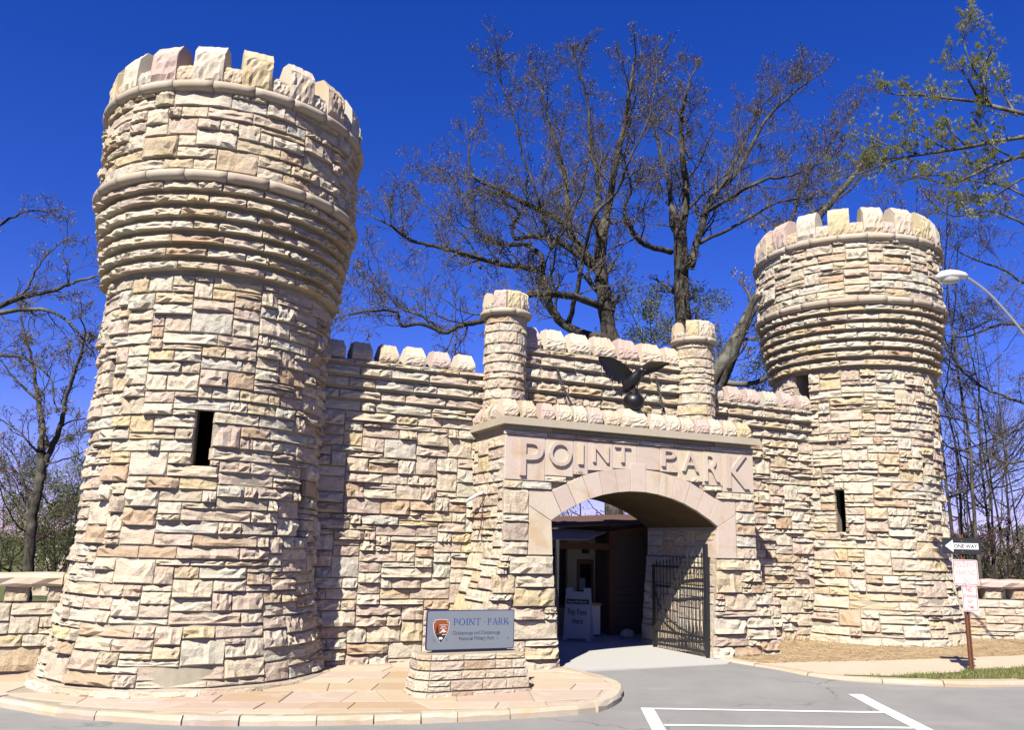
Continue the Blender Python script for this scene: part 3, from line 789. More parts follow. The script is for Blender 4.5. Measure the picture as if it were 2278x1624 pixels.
jb = [3.49, 3.60, 3.655, 3.745, 3.81, 3.83, 3.81, 3.745, 3.60, 3.49]
jb[7] = 3.66
for i in range(10): slab('name_panel', [(js[i], jb[i]), (js[i+1], jb[i]), (js[i+1], 4.288), (js[i], 4.288)], 1.55, 1.818+rng.uniform(-.003, .003), GH, M_DRESSED, .003)
# raised letters
def text_mesh(body, extrude=0.0, off=0.0, bev=0.0, align='LEFT', res=4):
    cu = bpy.data.curves.new('t', 'FONT'); cu.body = body; cu.extrude = extrude; cu.offset = off; cu.bevel_depth = bev; cu.resolution_u = res; cu.align_x = align
    ob = bpy.data.objects.new('t', cu); COL.objects.link(ob); dg = bpy.context.evaluated_depsgraph_get(); dg.update()
    me = bpy.data.meshes.new_from_object(ob.evaluated_get(dg)); bpy.data.objects.remove(ob); bpy.data.curves.remove(cu); return me
def put_text(name, body, box, conv, parent, mat, extrude=.0, off=0.0, nvec=(0, 0, 0), thick=0.0):
    """fit text into box (a0, a1, b0, b1); conv(a, b, c) -> world, c out of the surface"""
    me = text_mesh(body, 1.0 if thick else 0.0, off)
    co = np.array([v.co[:] for v in me.vertices]); lo, hi = co.min(0), co.max(0); org = np.array(org_of(parent)); a0, a1, b0, b1 = box
    for v in me.vertices:
        a = a0+(a1-a0)*(v.co.x-lo[0])/(hi[0]-lo[0]); b = b0+(b1-b0)*(v.co.y-lo[1])/(hi[1]-lo[1]); c = thick if (thick and v.co.z > 0) else 0
        v.co = Vector(conv(a, b, c))-Vector(org)
    me.name = name; me.materials.clear(); me.materials.append(mat); me.shade_flat()
    o = bpy.data.objects.new(name, me); COL.objects.link(o); o.parent = parent; return o
for ch, a0, a1, b0, b1 in (('P', -2.49, -2.03, 3.575, 4.235), ('O', -1.915, -1.45, 3.78, 4.235), ('I', -1.305, -1.205, 3.84, 4.24), ('N', -.998, -.66, 3.90, 4.24), ('T', -.522, -.182, 3.93, 4.25),
                           ('P', .53, .86, 3.915, 4.25), ('A', 1.01, 1.395, 3.85, 4.25), ('R', 1.535, 1.91, 3.68, 4.25), ('K', 2.075, 2.655, 3.57, 4.25)):
    put_text('letter', ch, (a0, a1, b0, b1), lambda a, b, c: W(a, 1.812+c, b), GH, M_DRESSED, off=.004, thick=.05)
# cornice in three runs
def mbx(*a): return MB().lbox(*a)
M_CORN = dressed('cornice_stone', [(.40, .36, .28), (.42, .37, .29), (.38, .35, .29)], .2)
u = -2.865; cw = [1.35, 1.9, 1.1, 1.38]
for w in cw: part('cornice_stone', MB().lbox(u+.002, u+w-.002, 1.3, 1.955, 4.465, 4.60), M_CORN, GH); u += w
for sg in (-1, 1):
    part('cornice_stone', MB().lbox(min(sg*2.865, sg*2.2), max(sg*2.865, sg*2.2), .30, 1.297, 4.463, 4.598), M_CORN, GH)
part('roof_slab', MB().lbox(-2.77, 2.77, D1, 1.6, 4.44, 4.61), M_BAND, GH)
# low parapet of capped blocks on the cornice
PM = [merlon_mesh(500+k, .29, .34, .34, .17, .10, .02, .80) for k in range(6)]
for me in PM: me.materials.append(M_MERLON)
px = [(-2.863, -2.552), (-2.498, -2.194), (-2.096, -1.814), (-1.772, -1.441), (-1.427, -1.134), (-1.12, -.792), (-.747, -.429), (-.398, .209), (.273, .609), (.641, .967), (.98, 1.30), (1.316, 1.653), (1.67, 1.98), (1.997, 2.346), (2.36, 2.72)]
for i, (a, b) in enumerate(px):
    place('parapet_stone', PM[i % 6], W((a+b)/2, 1.87, 4.60), N3, GH, None, ((b-a)/.31, 1, 1.12 if i == 7 else rng.uniform(.9, 1.02)))
for i in range(3):
    for sg in (-1, 1):
        place('parapet_stone', PM[(i+2) % 6], W(sg*2.80, 1.30-.38*i, 4.60), (sg*T3[0], sg*T3[1], 0), GH, None, (1.0, 1, .95))
# upper parapet wall between the turrets
UP = thing('x', W(0, .4, 4.6), None, None); UP.name = 'upper_parapet'; UP.parent = GH; UP.location = Vector(W(0, .4, 4.6))-GH.location
cour = [(4.61, 5.13, .44), (5.14, 5.36, .46), (5.37, 5.60, .50), (5.61, 5.86, .54), (5.87, 6.10, .58), (6.11, 6.25, .60)]
for z0, z1, d in cour: part('mortar_course', MB().lbox(-2.2, 2.2, -.1, d-.02, z0-.008, z1), M_MORTAR, UP); S = Stones(UP, rng)
for k, (z0, z1, d) in enumerate(cour):
    if k == 0:
        for u0, u1, a, b in pack(4.2, .52, rng, .07, .13): S.add(W(-2.1+(u0+u1)/2, d, z0+(a+b)/2), N3, u1-u0, b-a, .05)
        continue
    u = -2.1
    while u < 2.09:
        w = rng.uniform(.4, .85)
        if 2.1-u-w < .3: w = 2.1-u
        S.add(W(u+w/2, d, (z0+z1)/2+.015), N3, w, z1-z0-.035, rng.uniform(.065, .105)); u += w
S.finish()
UM = [merlon_mesh(520+k, .54, .46, .42, .19, .13, .025, .74) for k in range(4)]
for me in UM: me.materials.append(M_MERLON)
for i, (a, b) in enumerate([(-1.96, -1.47), (-1.42, -.90), (-.85, -.31), (-.28, .28), (.31, .85), (.88, 1.47), (1.50, 1.98)]):
    place('merlon', UM[i % 4], W((a+b)/2, .60, 6.25), N3, UP, None, ((b-a)/.54*.9, 1, rng.uniform(1.0, 1.12)))
# turrets
TB = band_mesh(.455, .062, 2*math.pi/6-.012)
KM = [merlon_mesh(540+k, .225, .2, .30, .24, .05, .02) for k in range(3)]
for me in KM: me.materials.append(M_MERLON)
for sg in (-1, 1):
    c = W(sg*2.28, .59, 0); tu = thing('x', (c[0], c[1], 4.6), None, None); tu.name = 'turret'; tu.parent = GH; tu.location = Vector((c[0], c[1], 4.6))-GH.location
    mb = MB(); mb.lathe((c[0], c[1], 0), [(.40, 4.55), (.40, 6.86), (.30, 6.9), (.01, 6.9)], 32); part('mortar_core', mb, M_MORTAR, tu)
    S = Stones(tu, rng); z = 4.60
    while z < 6.72:
        h = rng.choice((.12, .17, .2, .24)); h = min(h, 6.75-z)
        if 6.75-z-h < .08: h = 6.75-z
        a = rng.uniform(0, 1); e = a+2*math.pi
        while a < e-.1:
            w = rng.uniform(.5, .95)
            if e-a-w < .3: w = e-a
            k = max(1, round(w/.8))                              # long stones are cut in two faces so that they follow the curve
            for q in range(k):
                aa = a+w*(q+.5)/k; n = (math.cos(aa), math.sin(aa), 0)
                S.add((c[0]+.385*n[0], c[1]+.385*n[1], z+h/2), n, w/k*.42, h, rng.uniform(.03, .05))
            a += w
        z += h
    S.finish()
    for k in range(6):
        o = bpy.data.objects.new('band_stone', TB); COL.objects.link(o); o.parent = tu; o.location = (0, 0, 6.82-4.6); o.rotation_euler = (0, 0, k*math.pi/3+.4)
    for k in range(10):
        a = AL-math.pi/2+2*math.pi*k/10-.08; n = (math.cos(a), math.sin(a), 0)
        me = KM[k % 3]; hh = 1.25 if k % 3 != 2 else .42
        place('merlon', me, (c[0]+.445*n[0], c[1]+.445*n[1], 6.88), n, tu, None, (1.12 if hh > 1 else .9, 1, hh))

# ================================================================== LOW BALUSTRADE WALLS
def low_wall(pts, zt, label, seed, holes):
    (sa, da), (sb, db) = pts; A, B = Vector(W(sa, da, 0)), Vector(W(sb, db, 0)); L = (B-A).length; X = (B-A)/L
    nh = Vector((X[1], -X[0], 0)); rg = random.Random(seed); gz = g((A[0]+B[0])/2, (A[1]+B[1])/2)-.1
    root = thing('balustrade_wall', (A[0], A[1], gz), label, 'wall', 'low pierced walls beyond the towers')
    ax = (tuple(X), tuple(-nh), (0, 0, 1))
    def at(u, out, z): q = A+X*u+nh*out; return (q[0], q[1], z)
    mb = MB(); mb.box(at(L/2, -.2, (gz+zt-.46)/2), (L, .38, zt-.46-gz), ax); part('mortar_core', mb, M_MORTAR, root)
    S = Stones(root, rg)
    for u0, u1, z0, z1 in pack(L, zt-.46-gz, rg): S.add(at((u0+u1)/2, 0, gz+(z0+z1)/2), tuple(nh), u1-u0, z1-z0, .05)
    u = 0.0
    while u < L:                                   # square piers with gaps between them
        mb = MB(); w = rg.uniform(.30, .38)
        for k in range(2):
            mb.box(at(u+w/2, -.2, zt-.46+.02+.115+.0), (w, .34, .245), ax) if k == 0 else None
        part('pier_block', mb, M_MERLON, root); S.add(at(u+w/2, -.025, zt-.325), tuple(nh), w, .24, .05); u += w+rg.uniform(.26, .34)
    S.finish(); u = 0.0
    while u < L-.05:
        w = rg.uniform(.9, 1.5); w = min(w, L-u); mb = MB(); n = 6
        prof = [(.05, -.205), (.09, -.16), (.10, -.07), (.06, -.01), (-.4, 0), (-.42, -.205)]
        for i in range(n+1):
            for o_, z in prof: mb.v.append(at(u+.008+(w-.016)*i/n, o_+rg.uniform(-.02, .02), zt+z+rg.uniform(-.012, .012)))
        m = len(prof)
        for i in range(n):
            for q in range(m): mb.f.append((i*m+q, i*m+(q+1) % m, (i+1)*m+(q+1) % m, (i+1)*m+q))
        mb.f += [tuple(range(m)), tuple(n*m+q for q in range(m-1, -1, -1))]
        part('coping_stone', mb, M_MERLON, root); u += w
low_wall(((-17.5, -.45), (-9.35, -.45)), 1.73, 'low pierced stone wall with heavy coping joining the tower on the plaza', 51, 0)
low_wall(((7.3, .4), (15.5, 4.2)), 1.83, 'low pierced stone wall with heavy coping behind the sign post', 52, 0)

# ================================================================== EAGLE, CHAINS, FLOODLIGHT
def gconv(o_s, o_d, o_z): return lambda a, b, c: W(o_s+a, o_d+b, o_z+c)
def loft(sections, mb=None, n=14):
    """sections: (centre xyz, u-vector, v-vector) ellipses joined into one closed skin"""
    mb = mb or MB(); b = len(mb.v)
    for c, u, v in sections:
        for k in range(n):
            co, si = math.cos(2*math.pi*k/n), math.sin(2*math.pi*k/n); mb.v.append(tuple(c[q]+u[q]*co+v[q]*si for q in range(3)))
    for i in range(len(sections)-1):
        for k in range(n): mb.f.append((b+i*n+k, b+i*n+(k+1) % n, b+(i+1)*n+(k+1) % n, b+(i+1)*n+k))
    mb.f += [tuple(b+k for k in range(n-1, -1, -1)), tuple(b+(len(sections)-1)*n+k for k in range(n))]; return mb
EC = (-.02, 1.72)
eg = thing('eagle_statue', W(EC[0], EC[1], 4.96), 'black bronze eagle with raised wings perched on a ball above the arch', 'statue')
mb = MB(); mb.lathe(W(EC[0], EC[1], 5.135), [(.215*math.sin(math.pi*k/16), -.19*math.cos(math.pi*k/16)) for k in range(17)], 28); part('ball', mb, M_BRONZE, eg, True)
def ES(s, d, z): return W(EC[0]+s, EC[1]+d, z)
def lv(a, b, c): return tuple(T3[q]*a+N3[q]*b+(0, 0, 1)[q]*c for q in range(3))
# body leans forward, facing to the right of the gate: tail low at left, head at right
secs = []
for s, d, z, ru, rv, ang in ((-.17, -.12, 5.35, .03, .05, .9), (-.12, -.09, 5.41, .08, .09, .9), (-.06, -.04, 5.48, .12, .12, 1.1), (-.01, .02, 5.56, .135, .135, 1.3), (.02, .07, 5.63, .125, .125, 1.3), (.035, .11, 5.69, .085, .09, 1.3), (.045, .15, 5.735, .066, .07, 1.1), (.06, .19, 5.745, .058, .062, .6), (.075, .23, 5.735, .042, .046, .1), (.085, .255, 5.72, .018, .02, 0)):
    secs.append((ES(s, d, z), lv(-.9*ru, .35*ru, 0), lv(-math.sin(ang)*rv*.35, -math.sin(ang)*rv*.6, math.cos(ang)*rv+.25*rv)))
part('body', loft(secs), M_BRONZE, eg, True)
mb = MB(); mb.tube([ES(.078, .24, 5.735), ES(.092, .275, 5.725), ES(.096, .285, 5.69)], [.022, .016, .004], 6); part('beak', mb, M_BRONZE, eg, True)
def wing(name, spine, chord, nf):
    """thick curved wing: spine points (leading edge) and chord vectors, feathered trailing edge"""
    mb = MB(); K = 22; sp = resample(catmull(spine, 8), .01); m = len(sp)
    rows = []
    for i in range(K+1):
        t = i/K; p = sp[min(m-1, round(t*(m-1)))]; c = [chord[0][q]+(chord[1][q]-chord[0][q])*min(1, t*1.2) for q in range(3)]
        ln = (.55+.55*math.sin(math.pi*min(1, t*.8+.12)))*(1-.72*max(0, (t-.55)/.45)**1.6)
        sc = 1+.16*abs(math.sin(nf*math.pi*t)); row = []
        for j in range(6):
            u = j/5; w = ln*sc*u if j == 5 else ln*u
            cam_ = .07*math.sin(math.pi*u)*(1-t*.6)
            row.append((p[0]+c[0]*w, p[1]+c[1]*w-cam_, p[2]+c[2]*w))
        rows.append(row)
    for thick in (0, 1):
        for row in rows:
            for j, (a, b, c) in enumerate(row):
                th = .022*(1-j/5*.8)*(1 if thick else -1); mb.v.append(ES(a, b+th, c))
    n1 = (K+1)*6
    for i in range(K):
        for j in range(5):
            a = i*6+j; mb.f.append((a, a+1, a+7, a+6)); mb.f.append((n1+a, n1+a+6, n1+a+7, n1+a+1))
        for j in (0, 5): a = i*6+j; mb.f.append((a, a+6, n1+a+6, n1+a))
    for i in (0, K):
        for j in range(5): a = i*6+j; mb.f.append((a, a+1, n1+a+1, n1+a))
    return part(name, mb, M_BRONZE, eg)
wing('wing', [(-.02, .0, 5.70), (-.14, -.02, 5.82), (-.30, -.05, 5.925), (-.48, -.09, 5.985), (-.69, -.13, 5.995)], ((-.01, -.10, -.36), (-.13, -.02, -.26)), 9)
wing('wing', [(.06, .05, 5.66), (.16, .02, 5.80), (.28, .0, 5.93), (.50, -.02, 6.0), (.90, -.06, 6.03)], ((.02, -.12, -.24), (.08, -.16, -.12)), 9)
for k in range(5):
    mb = MB(); a = -.5+k*.25; p0 = (-.14, -.09, 5.41); p1 = (-.32+abs(a)*.05, -.16+a*.16, 5.245+abs(a)*.03)
    mb.prism([ES(p0[0], p0[1]-.03, p0[2]), ES(p0[0], p0[1]+.03, p0[2]), ES(p1[0], p1[1]+.045, p1[2]), ES(p1[0]-.025, p1[1], p1[2]-.012), ES(p1[0], p1[1]-.045, p1[2])], lv(.006*k-.015, 0, .022+.003*k)); part('tail_feather', mb, M_BRONZE, eg)
for sg in (-1, 1):
    mb = MB(); mb.tube([ES(-.03+sg*.05, .0+sg*.05, 5.47), ES(-.04+sg*.05, .03+sg*.05, 5.38), ES(-.03+sg*.05, .05+sg*.04, 5.318)], [.045, .028, .02], 8)
    lg = part('leg', mb, M_BRONZE, eg, True)
    for q in (-.05, 0, .05):
        mb = MB(); x, y = -.03+sg*.05, .05+sg*.04
        mb.tube([ES(x, y, 5.325), ES(x+q, y+.05, 5.312), ES(x+q*1.4, y+.085, 5.285)], [.014, .012, .004], 5); part('talon', mb, M_BRONZE, lg, True)
LINK = MB().tube([(.024*math.sin(q), 0, .042*math.cos(q)) for q in [2*math.pi*i/10 for i in range(11)]], [.0095]*11, 6, False).mesh('link', smooth=True); LINK.materials.append(M_IRON)
def chain(p0, p1, label):
    P0, P1 = Vector(W(*p0)), Vector(W(*p1)); n = round((P1-P0).length/.058); root = thing('chain', tuple(P0), label, 'chain', 'chains behind the eagle')
    for k in range(n):
        t = (k+.5)/n; c = P0.lerp(P1, t)-Vector((0, 0, .07*math.sin(math.pi*t)))
        o = bpy.data.objects.new('link', LINK); COL.objects.link(o); o.parent = root
        o.matrix_basis = Matrix.Translation(c-P0) @ (P1-P0).to_track_quat('Z', 'Y').to_matrix().to_4x4() @ Matrix.Rotation(math.pi/2*(k % 2), 4, 'Z')
    return root
chain((-1.15, .62, 5.92), (-1.06, 1.25, 4.93), 'black iron chain hanging behind the wing tip on the eagle tail side')
chain((1.25, .62, 5.97), (1.05, 1.30, 4.90), 'black iron chain hanging on the side the eagle faces')
fl = thing('floodlight', W(-2.80, .9, 3.2), 'small grey tube floodlight with conduit on the side of the gatehouse', 'floodlight')
mb = MB(); mb.tube([W(-2.80, 1.0, 3.29), W(-2.87, .95, 3.27), W(-3.02, .62, 3.13)], [.022, .03, .03], 8); part('lamp_tube', mb, M_LAMPHEAD, fl)
mb = MB(); mb.tube([W(-2.83, 1.0, 3.3), W(-2.835, 1.0, 3.0), W(-2.84, .97, 2.7), W(-2.87, .9, 2.45)], [.011]*4, 6); part('conduit', mb, M_TRIM, fl)

# ================================================================== IRON GATE LEAVES
def gate_leaf(hs, hd, ang, label, flip):
    root = thing('gate_leaf', W(hs, hd, .37), label, 'gate', 'open iron gate leaves')
    dx, dy = math.cos(ang), math.sin(ang); Lg = 1.62
    def at(u, z, o=0): return W(hs+dx*u-dy*o, hd+dy*u+dx*o, z)
    ax = (tuple(TT[q]*dx+NN[q]*dy for q in (0, 1))+(0,), tuple(-TT[q]*dy+NN[q]*dx for q in (0, 1))+(0,), (0, 0, 1))
    mb = MB(); mb.box(at(0, 1.42), (.075, .075, 2.1), ax); part('hinge_post', mb, M_IRON, root)
    mb = MB(); mb.box(at(Lg, 1.20), (.05, .05, 1.66), ax); part('end_post', mb, M_IRON, root)
    for z in (.44, .70, 1.60, 2.0): mb = MB(); mb.box(at(Lg/2, z), (Lg, .03, .045), ax); part('rail', mb, M_IRON, root)
    mb = MB(); P = [at(Lg*k/10, .70+.9*(1-math.sqrt(max(0, 1-(k/10)**2)))*1.0) for k in range(11)]; mb.tube(P, [.018]*11, 6); part('curved_brace', mb, M_IRON, root)
    n = 15
    for k in range(1, n):
        u = Lg*k/n; zt = 2.12+.10*math.cos(math.pi*(k/n)); mb = MB()
        mb.tube([at(u, .44), at(u, zt)], [.011, .011], 6); b = part('bar', mb, M_IRON, root)
        mb = MB(); mb.tube([at(u, zt), at(u, zt+.03), at(u, zt+.11)], [.011, .022, .002], 6); part('spear_tip', mb, M_IRON, b)
    for k in range(n-1):
        u = Lg*(k+.5)/n
        for z in (.44, .70): mb = MB(); mb.tube([at(u, z), at(u, z+.17), at(u, z+.21)], [.009, .009, .003], 5); part('dog_bar', mb, M_IRON, root)
    return root
gate_leaf(1.60, 1.72, R_(-94), 'open black iron gate leaf folded against the passage wall facing the booth', 1)
gate_leaf(-1.60, 1.60, R_(-66), 'open black iron gate leaf partly hidden behind the arch pier beside the sandwich board', -1)
# ================================================================== BOOTH, BOARD AND BOX INSIDE THE ARCH
bo = thing('fee_booth', W(1.6, -1.85, .39), 'small fee booth with brown ribbed metal roof seen through the arch', 'booth')
zb = .38
part('wall', MB().lbox(1.66, 4.9, -5.2, -1.86, zb, 3.0), M_SIDINGD, bo)
part('porch_wall', MB().lbox(-2.6, 1.655, -5.2, -2.62, zb, 2.75), M_SIDING, bo)
for k in range(14): part('siding_board', MB().lbox(1.68, 4.88, -1.858, -1.838, zb+.05+.17*k, zb+.05+.17*k+.162), M_SIDINGD, bo)
for k in range(13): part('siding_board', MB().lbox(.89, 1.14, -2.618, -2.60, zb+.05+.17*k, zb+.05+.17*k+.162), M_SIDING, bo)
for k in range(13): part('siding_board', MB().lbox(1.66, 1.652, -2.6, -1.87, zb+.05+.17*k, zb+.05+.17*k+.162), M_SIDING, bo) if False else None
part('corner_post', MB().lbox(1.54, 1.66, -1.90, -1.77, zb, 2.72), M_TRIM, bo)
dr = part('door', MB().lbox(1.15, 1.60, -2.62, -2.59, zb, 2.06), M_TRIM, bo)
part('pane', MB().lbox(1.23, 1.53, -2.59, -2.584, 1.05, 1.95), M_DARKGL, dr); part('notice', MB().lbox(1.20, 1.36, -2.584, -2.578, 1.35, 1.62), M_SIGNGREY, dr); part('notice', MB().lbox(1.36, 1.5, -2.584, -2.579, .95, 1.10), M_SIGNGREY, dr)  # notices, here and on the window, get a grey darkened for shade
wi = part('window', MB().lbox(.05, .86, -2.62, -2.57, .95, 2.45), M_TRIM, bo)
part('pane', MB().lbox(.10, .43, -2.57, -2.562, 1.0, 2.4), M_DARKGL, wi); part('pane', MB().lbox(.48, .81, -2.57, -2.562, 1.0, 2.4), M_DARKGL, wi); part('notice', MB().lbox(.18, .36, -2.562, -2.556, 1.75, 2.2), M_SIGNGREY, wi)
part('house_lamp', MB().lbox(1.28, 1.42, -2.62, -2.5, 2.2, 2.42), M_BLACK, bo)
r0 = [(-1.5, -1.9, 2.66), (2.72, -1.7, 2.92), (4.4, -4.4, 3.20), (-.5, -4.4, 2.90)]
mb = MB(); mb.prism([W(*p) for p in r0], (0, 0, .05)); rf = part('roof', mb, M_ROOF, bo)
for k in range(12):
    t = (k+.5)/12; a = [r0[0][q]+(r0[3][q]-r0[0][q])*t for q in range(3)]; b = [r0[1][q]+(r0[2][q]-r0[1][q])*t for q in range(3)]
    mb = MB(); mb.tube([W(a[0], a[1], a[2]+.06), W(b[0], b[1], b[2]+.06)], [.035, .035], 4); part('roof_rib', mb, M_ROOF, rf)
mb = MB(); mb.prism([W(-1.5, -1.86, 2.70), W(1.5, -1.86, 2.715), W(.8, -1.5, 2.52), W(-1.5, -1.5, 2.50)], (0, 0, -.02)); part('awning', mb, M_FASCIA, bo)
part('beam', MB().lbox(-2.6, 1.66, -1.95, -1.80, 2.30, 2.44), M_TRIM, bo)
part('rake_board', MB().prism([W(1.5, -1.74, 2.60), W(2.75, -1.74, 2.78), W(2.75, -1.74, 2.90), W(1.5, -1.74, 2.72)], lv(0, .03, 0)), M_TRIM, bo)
sb = thing('sandwich_board', W(.55, -1.35, .38), 'grey folding sandwich board reading Pay Fees Here in the archway', 'sign board')
bx = .24; fwd = (-.30, -1)
fl_ = math.hypot(*fwd); Fv = (fwd[0]/fl_, fwd[1]/fl_); Xv = (-Fv[1], Fv[0]); c0 = W(.47, -1.30, 0)
def SBp(a, b, o): return (c0[0]+Xv[0]*a+Fv[0]*(o-b*.17), c0[1]+Xv[1]*a+Fv[1]*(o-b*.17), .37+b)
M_BOARD = simple('grey_plastic_board', (.26, .29, .34), .5, .3, 0, .1, 4, 0)
for o_, sg in ((.20, 1), (-.20, -1)):
    mb = MB(); q = [(-.30, .05), (-.24, .05), (-.22, .0), (-.30, 0)]
    pts = [(-.30, 0), (-.22, 0), (-.20, .05), (.20, .05), (.22, 0), (.30, 0), (.27, 1.10), (.12, 1.10), (.12, 1.02), (-.12, 1.02), (-.12, 1.10), (-.27, 1.10)]
    P = [(c0[0]+Xv[0]*a+Fv[0]*(o_-sg*b*.15), c0[1]+Xv[1]*a+Fv[1]*(o_-sg*b*.15), .37+b) for a, b in pts]
    mb.prism(P, (Fv[0]*-.03*sg, Fv[1]*-.03*sg, 0)); part('panel', mb, M_BOARD, sb)
def SBf(a, b, c): return (c0[0]+Xv[0]*a+Fv[0]*(.204+c-b*.15), c0[1]+Xv[1]*a+Fv[1]*(.204+c-b*.15), .37+b)
mb = MB(); mb.prism([SBf(-.25, .76, 0), SBf(.25, .76, 0), SBf(.25, .86, 0), SBf(-.25, .86, 0)], (Fv[0]*.002, Fv[1]*.002, 0)); part('header_band', mb, M_BLACK, sb)
put_text('lettering', 'Pay Fees', (-.21, .21, .50, .66), lambda a, b, c: SBf(a, b, .002), sb, M_BLACK, off=.006)
put_text('lettering', 'Here', (-.10, .13, .35, .465), lambda a, b, c: SBf(a, b, .002), sb, M_BLACK, off=.006)
put_text('lettering', 'National Park Service', (-.22, .20, .79, .83), lambda a, b, c: SBf(a, b, .003), sb, M_OFFW)
db = thing('donation_box', W(1.16, -1.9, .38), 'pale box with wooden lid standing before the booth door', 'box')
part('cabinet', MB().lbox(1.02, 1.30, -2.05, -1.78, .42, 1.05), M_OFFW, db); part('lid', MB().lbox(1.00, 1.32, -2.07, -1.76, 1.052, 1.11), simple('varnished_wood', (.40, .24, .10), .5), db); part('foot', MB().lbox(1.06, 1.26, -2.02, -1.82, .36, .42), M_BLACK, db)
rk = MB(); rr_ = random.Random(3)
rk.lathe(W(1.75, -1.35, .36), [(.16*math.sin(math.pi*k/8)*(1+.1*rr_.random()), .11*(1-math.cos(math.pi*k/8))) for k in range(9)], 10)
solo('door_stop_rock', rk, M_STONE, 'rounded grey rock on the floor beside the booth wall', 'rock', False, W(1.75, -1.35, .36))

# ================================================================== PARK NAME SIGN
rng = random.Random(61)
pl = thing('sign_plinth', W(-3.93, 3.2, .2), 'low stepped plinth of pale stone courses carrying the park sign', 'plinth')
S = Stones(pl, rng, 300); crs = [(.12, .285, .0), (.29, .44, .022), (.445, .565, .045), (.57, .70, .06), (.705, .79, .078)]
core = MB()
for z0, z1, ins in crs:
    sa, sb_, dF, dB, ch = -4.82+ins, -3.03-ins, 3.55-ins, 2.96+ins, .16
    pg = [(sa+ch, dF), (sb_-.03, dF), (sb_, dF-.03), (sb_, dB), (sa, dB), (sa, dF-ch)]
    core.prism([W(a, d, z0-.01) for a, d in [(sa+ch+.012, dF-.014), (sb_-.014, dF-.014), (sb_-.014, dB), (sa+.014, dB), (sa+.014, dF-ch-.012)]], (0, 0, z1-z0+.006))
    for (a0, d0), (a1, d1), mn in (((sa+ch, dF), (sb_, dF), .3), ((sb_, dF), (sb_, dB), .28), ((sa, dF-ch), (sa+ch, dF), .3), ((sa, dB), (sa, dF-ch), .28)):
        P0, P1 = Vector(W(a0, d0, 0)), Vector(W(a1, d1, 0)); L = (P1-P0).length; X = (P1-P0)/L; nh = (X[1], -X[0], 0); u = 0
        while u < L-.01:
            w = rng.uniform(.22, .55)
            if L-u-w < .16: w = L-u
            q = P0+X*(u+w/2)
            if z1-z0 > .12 and rng.random() < .3 and w > .3:
                for k in (0, 1): S.add((q[0], q[1], z0+(z1-z0)*(.25+.5*k)), nh, w, (z1-z0)/2, .022)
            else: S.add((q[0], q[1], (z0+z1)/2), nh, w, z1-z0, rng.uniform(.018, .034))
            u += w
S.finish(); part('mortar_core', core, M_MORTAR, pl, kind='stuff')
ps = thing('park_sign', W(-3.9, 3.25, .80), 'grey enamel sign reading Point Park with brown arrowhead emblem on the plinth', 'sign')
s0, s1, z0, z1, dF = -4.59, -3.20, .83, 1.375, 3.25
def rrect(a0, a1, b0, b1, r, n=4):
    P = []
    for cx, cz, st in ((a1-r, b0+r, -90), (a1-r, b1-r, 0), (a0+r, b1-r, 90), (a0+r, b0+r, 180)):
        for k in range(n+1): t = R_(st+90*k/n); P.append((cx+r*math.cos(t), cz+r*math.sin(t)))
    return P
mb = MB(); mb.prism([W(a, dF-.035, z) for a, z in rrect(s0-.012, s1+.012, z0-.012, z1+.012, .035)], lv(0, .035, 0)); part('frame', mb, M_NAVY, ps)
mb = MB(); mb.prism([W(a, dF, z) for a, z in rrect(s0, s1, z0, z1, .03)], lv(0, .003, 0)); part('panel', mb, M_SIGNGREY, ps)
mb = MB(); mb.lbox(-4.5, -3.3, dF-.03, dF-.01, .78, .83); part('mounting_bar', mb, M_BLACK, ps)
WS, HS = s1-s0, z1-z0
def SG(u, v, c): return W(s0+WS*u, dF+.004+c, z0+HS*v)
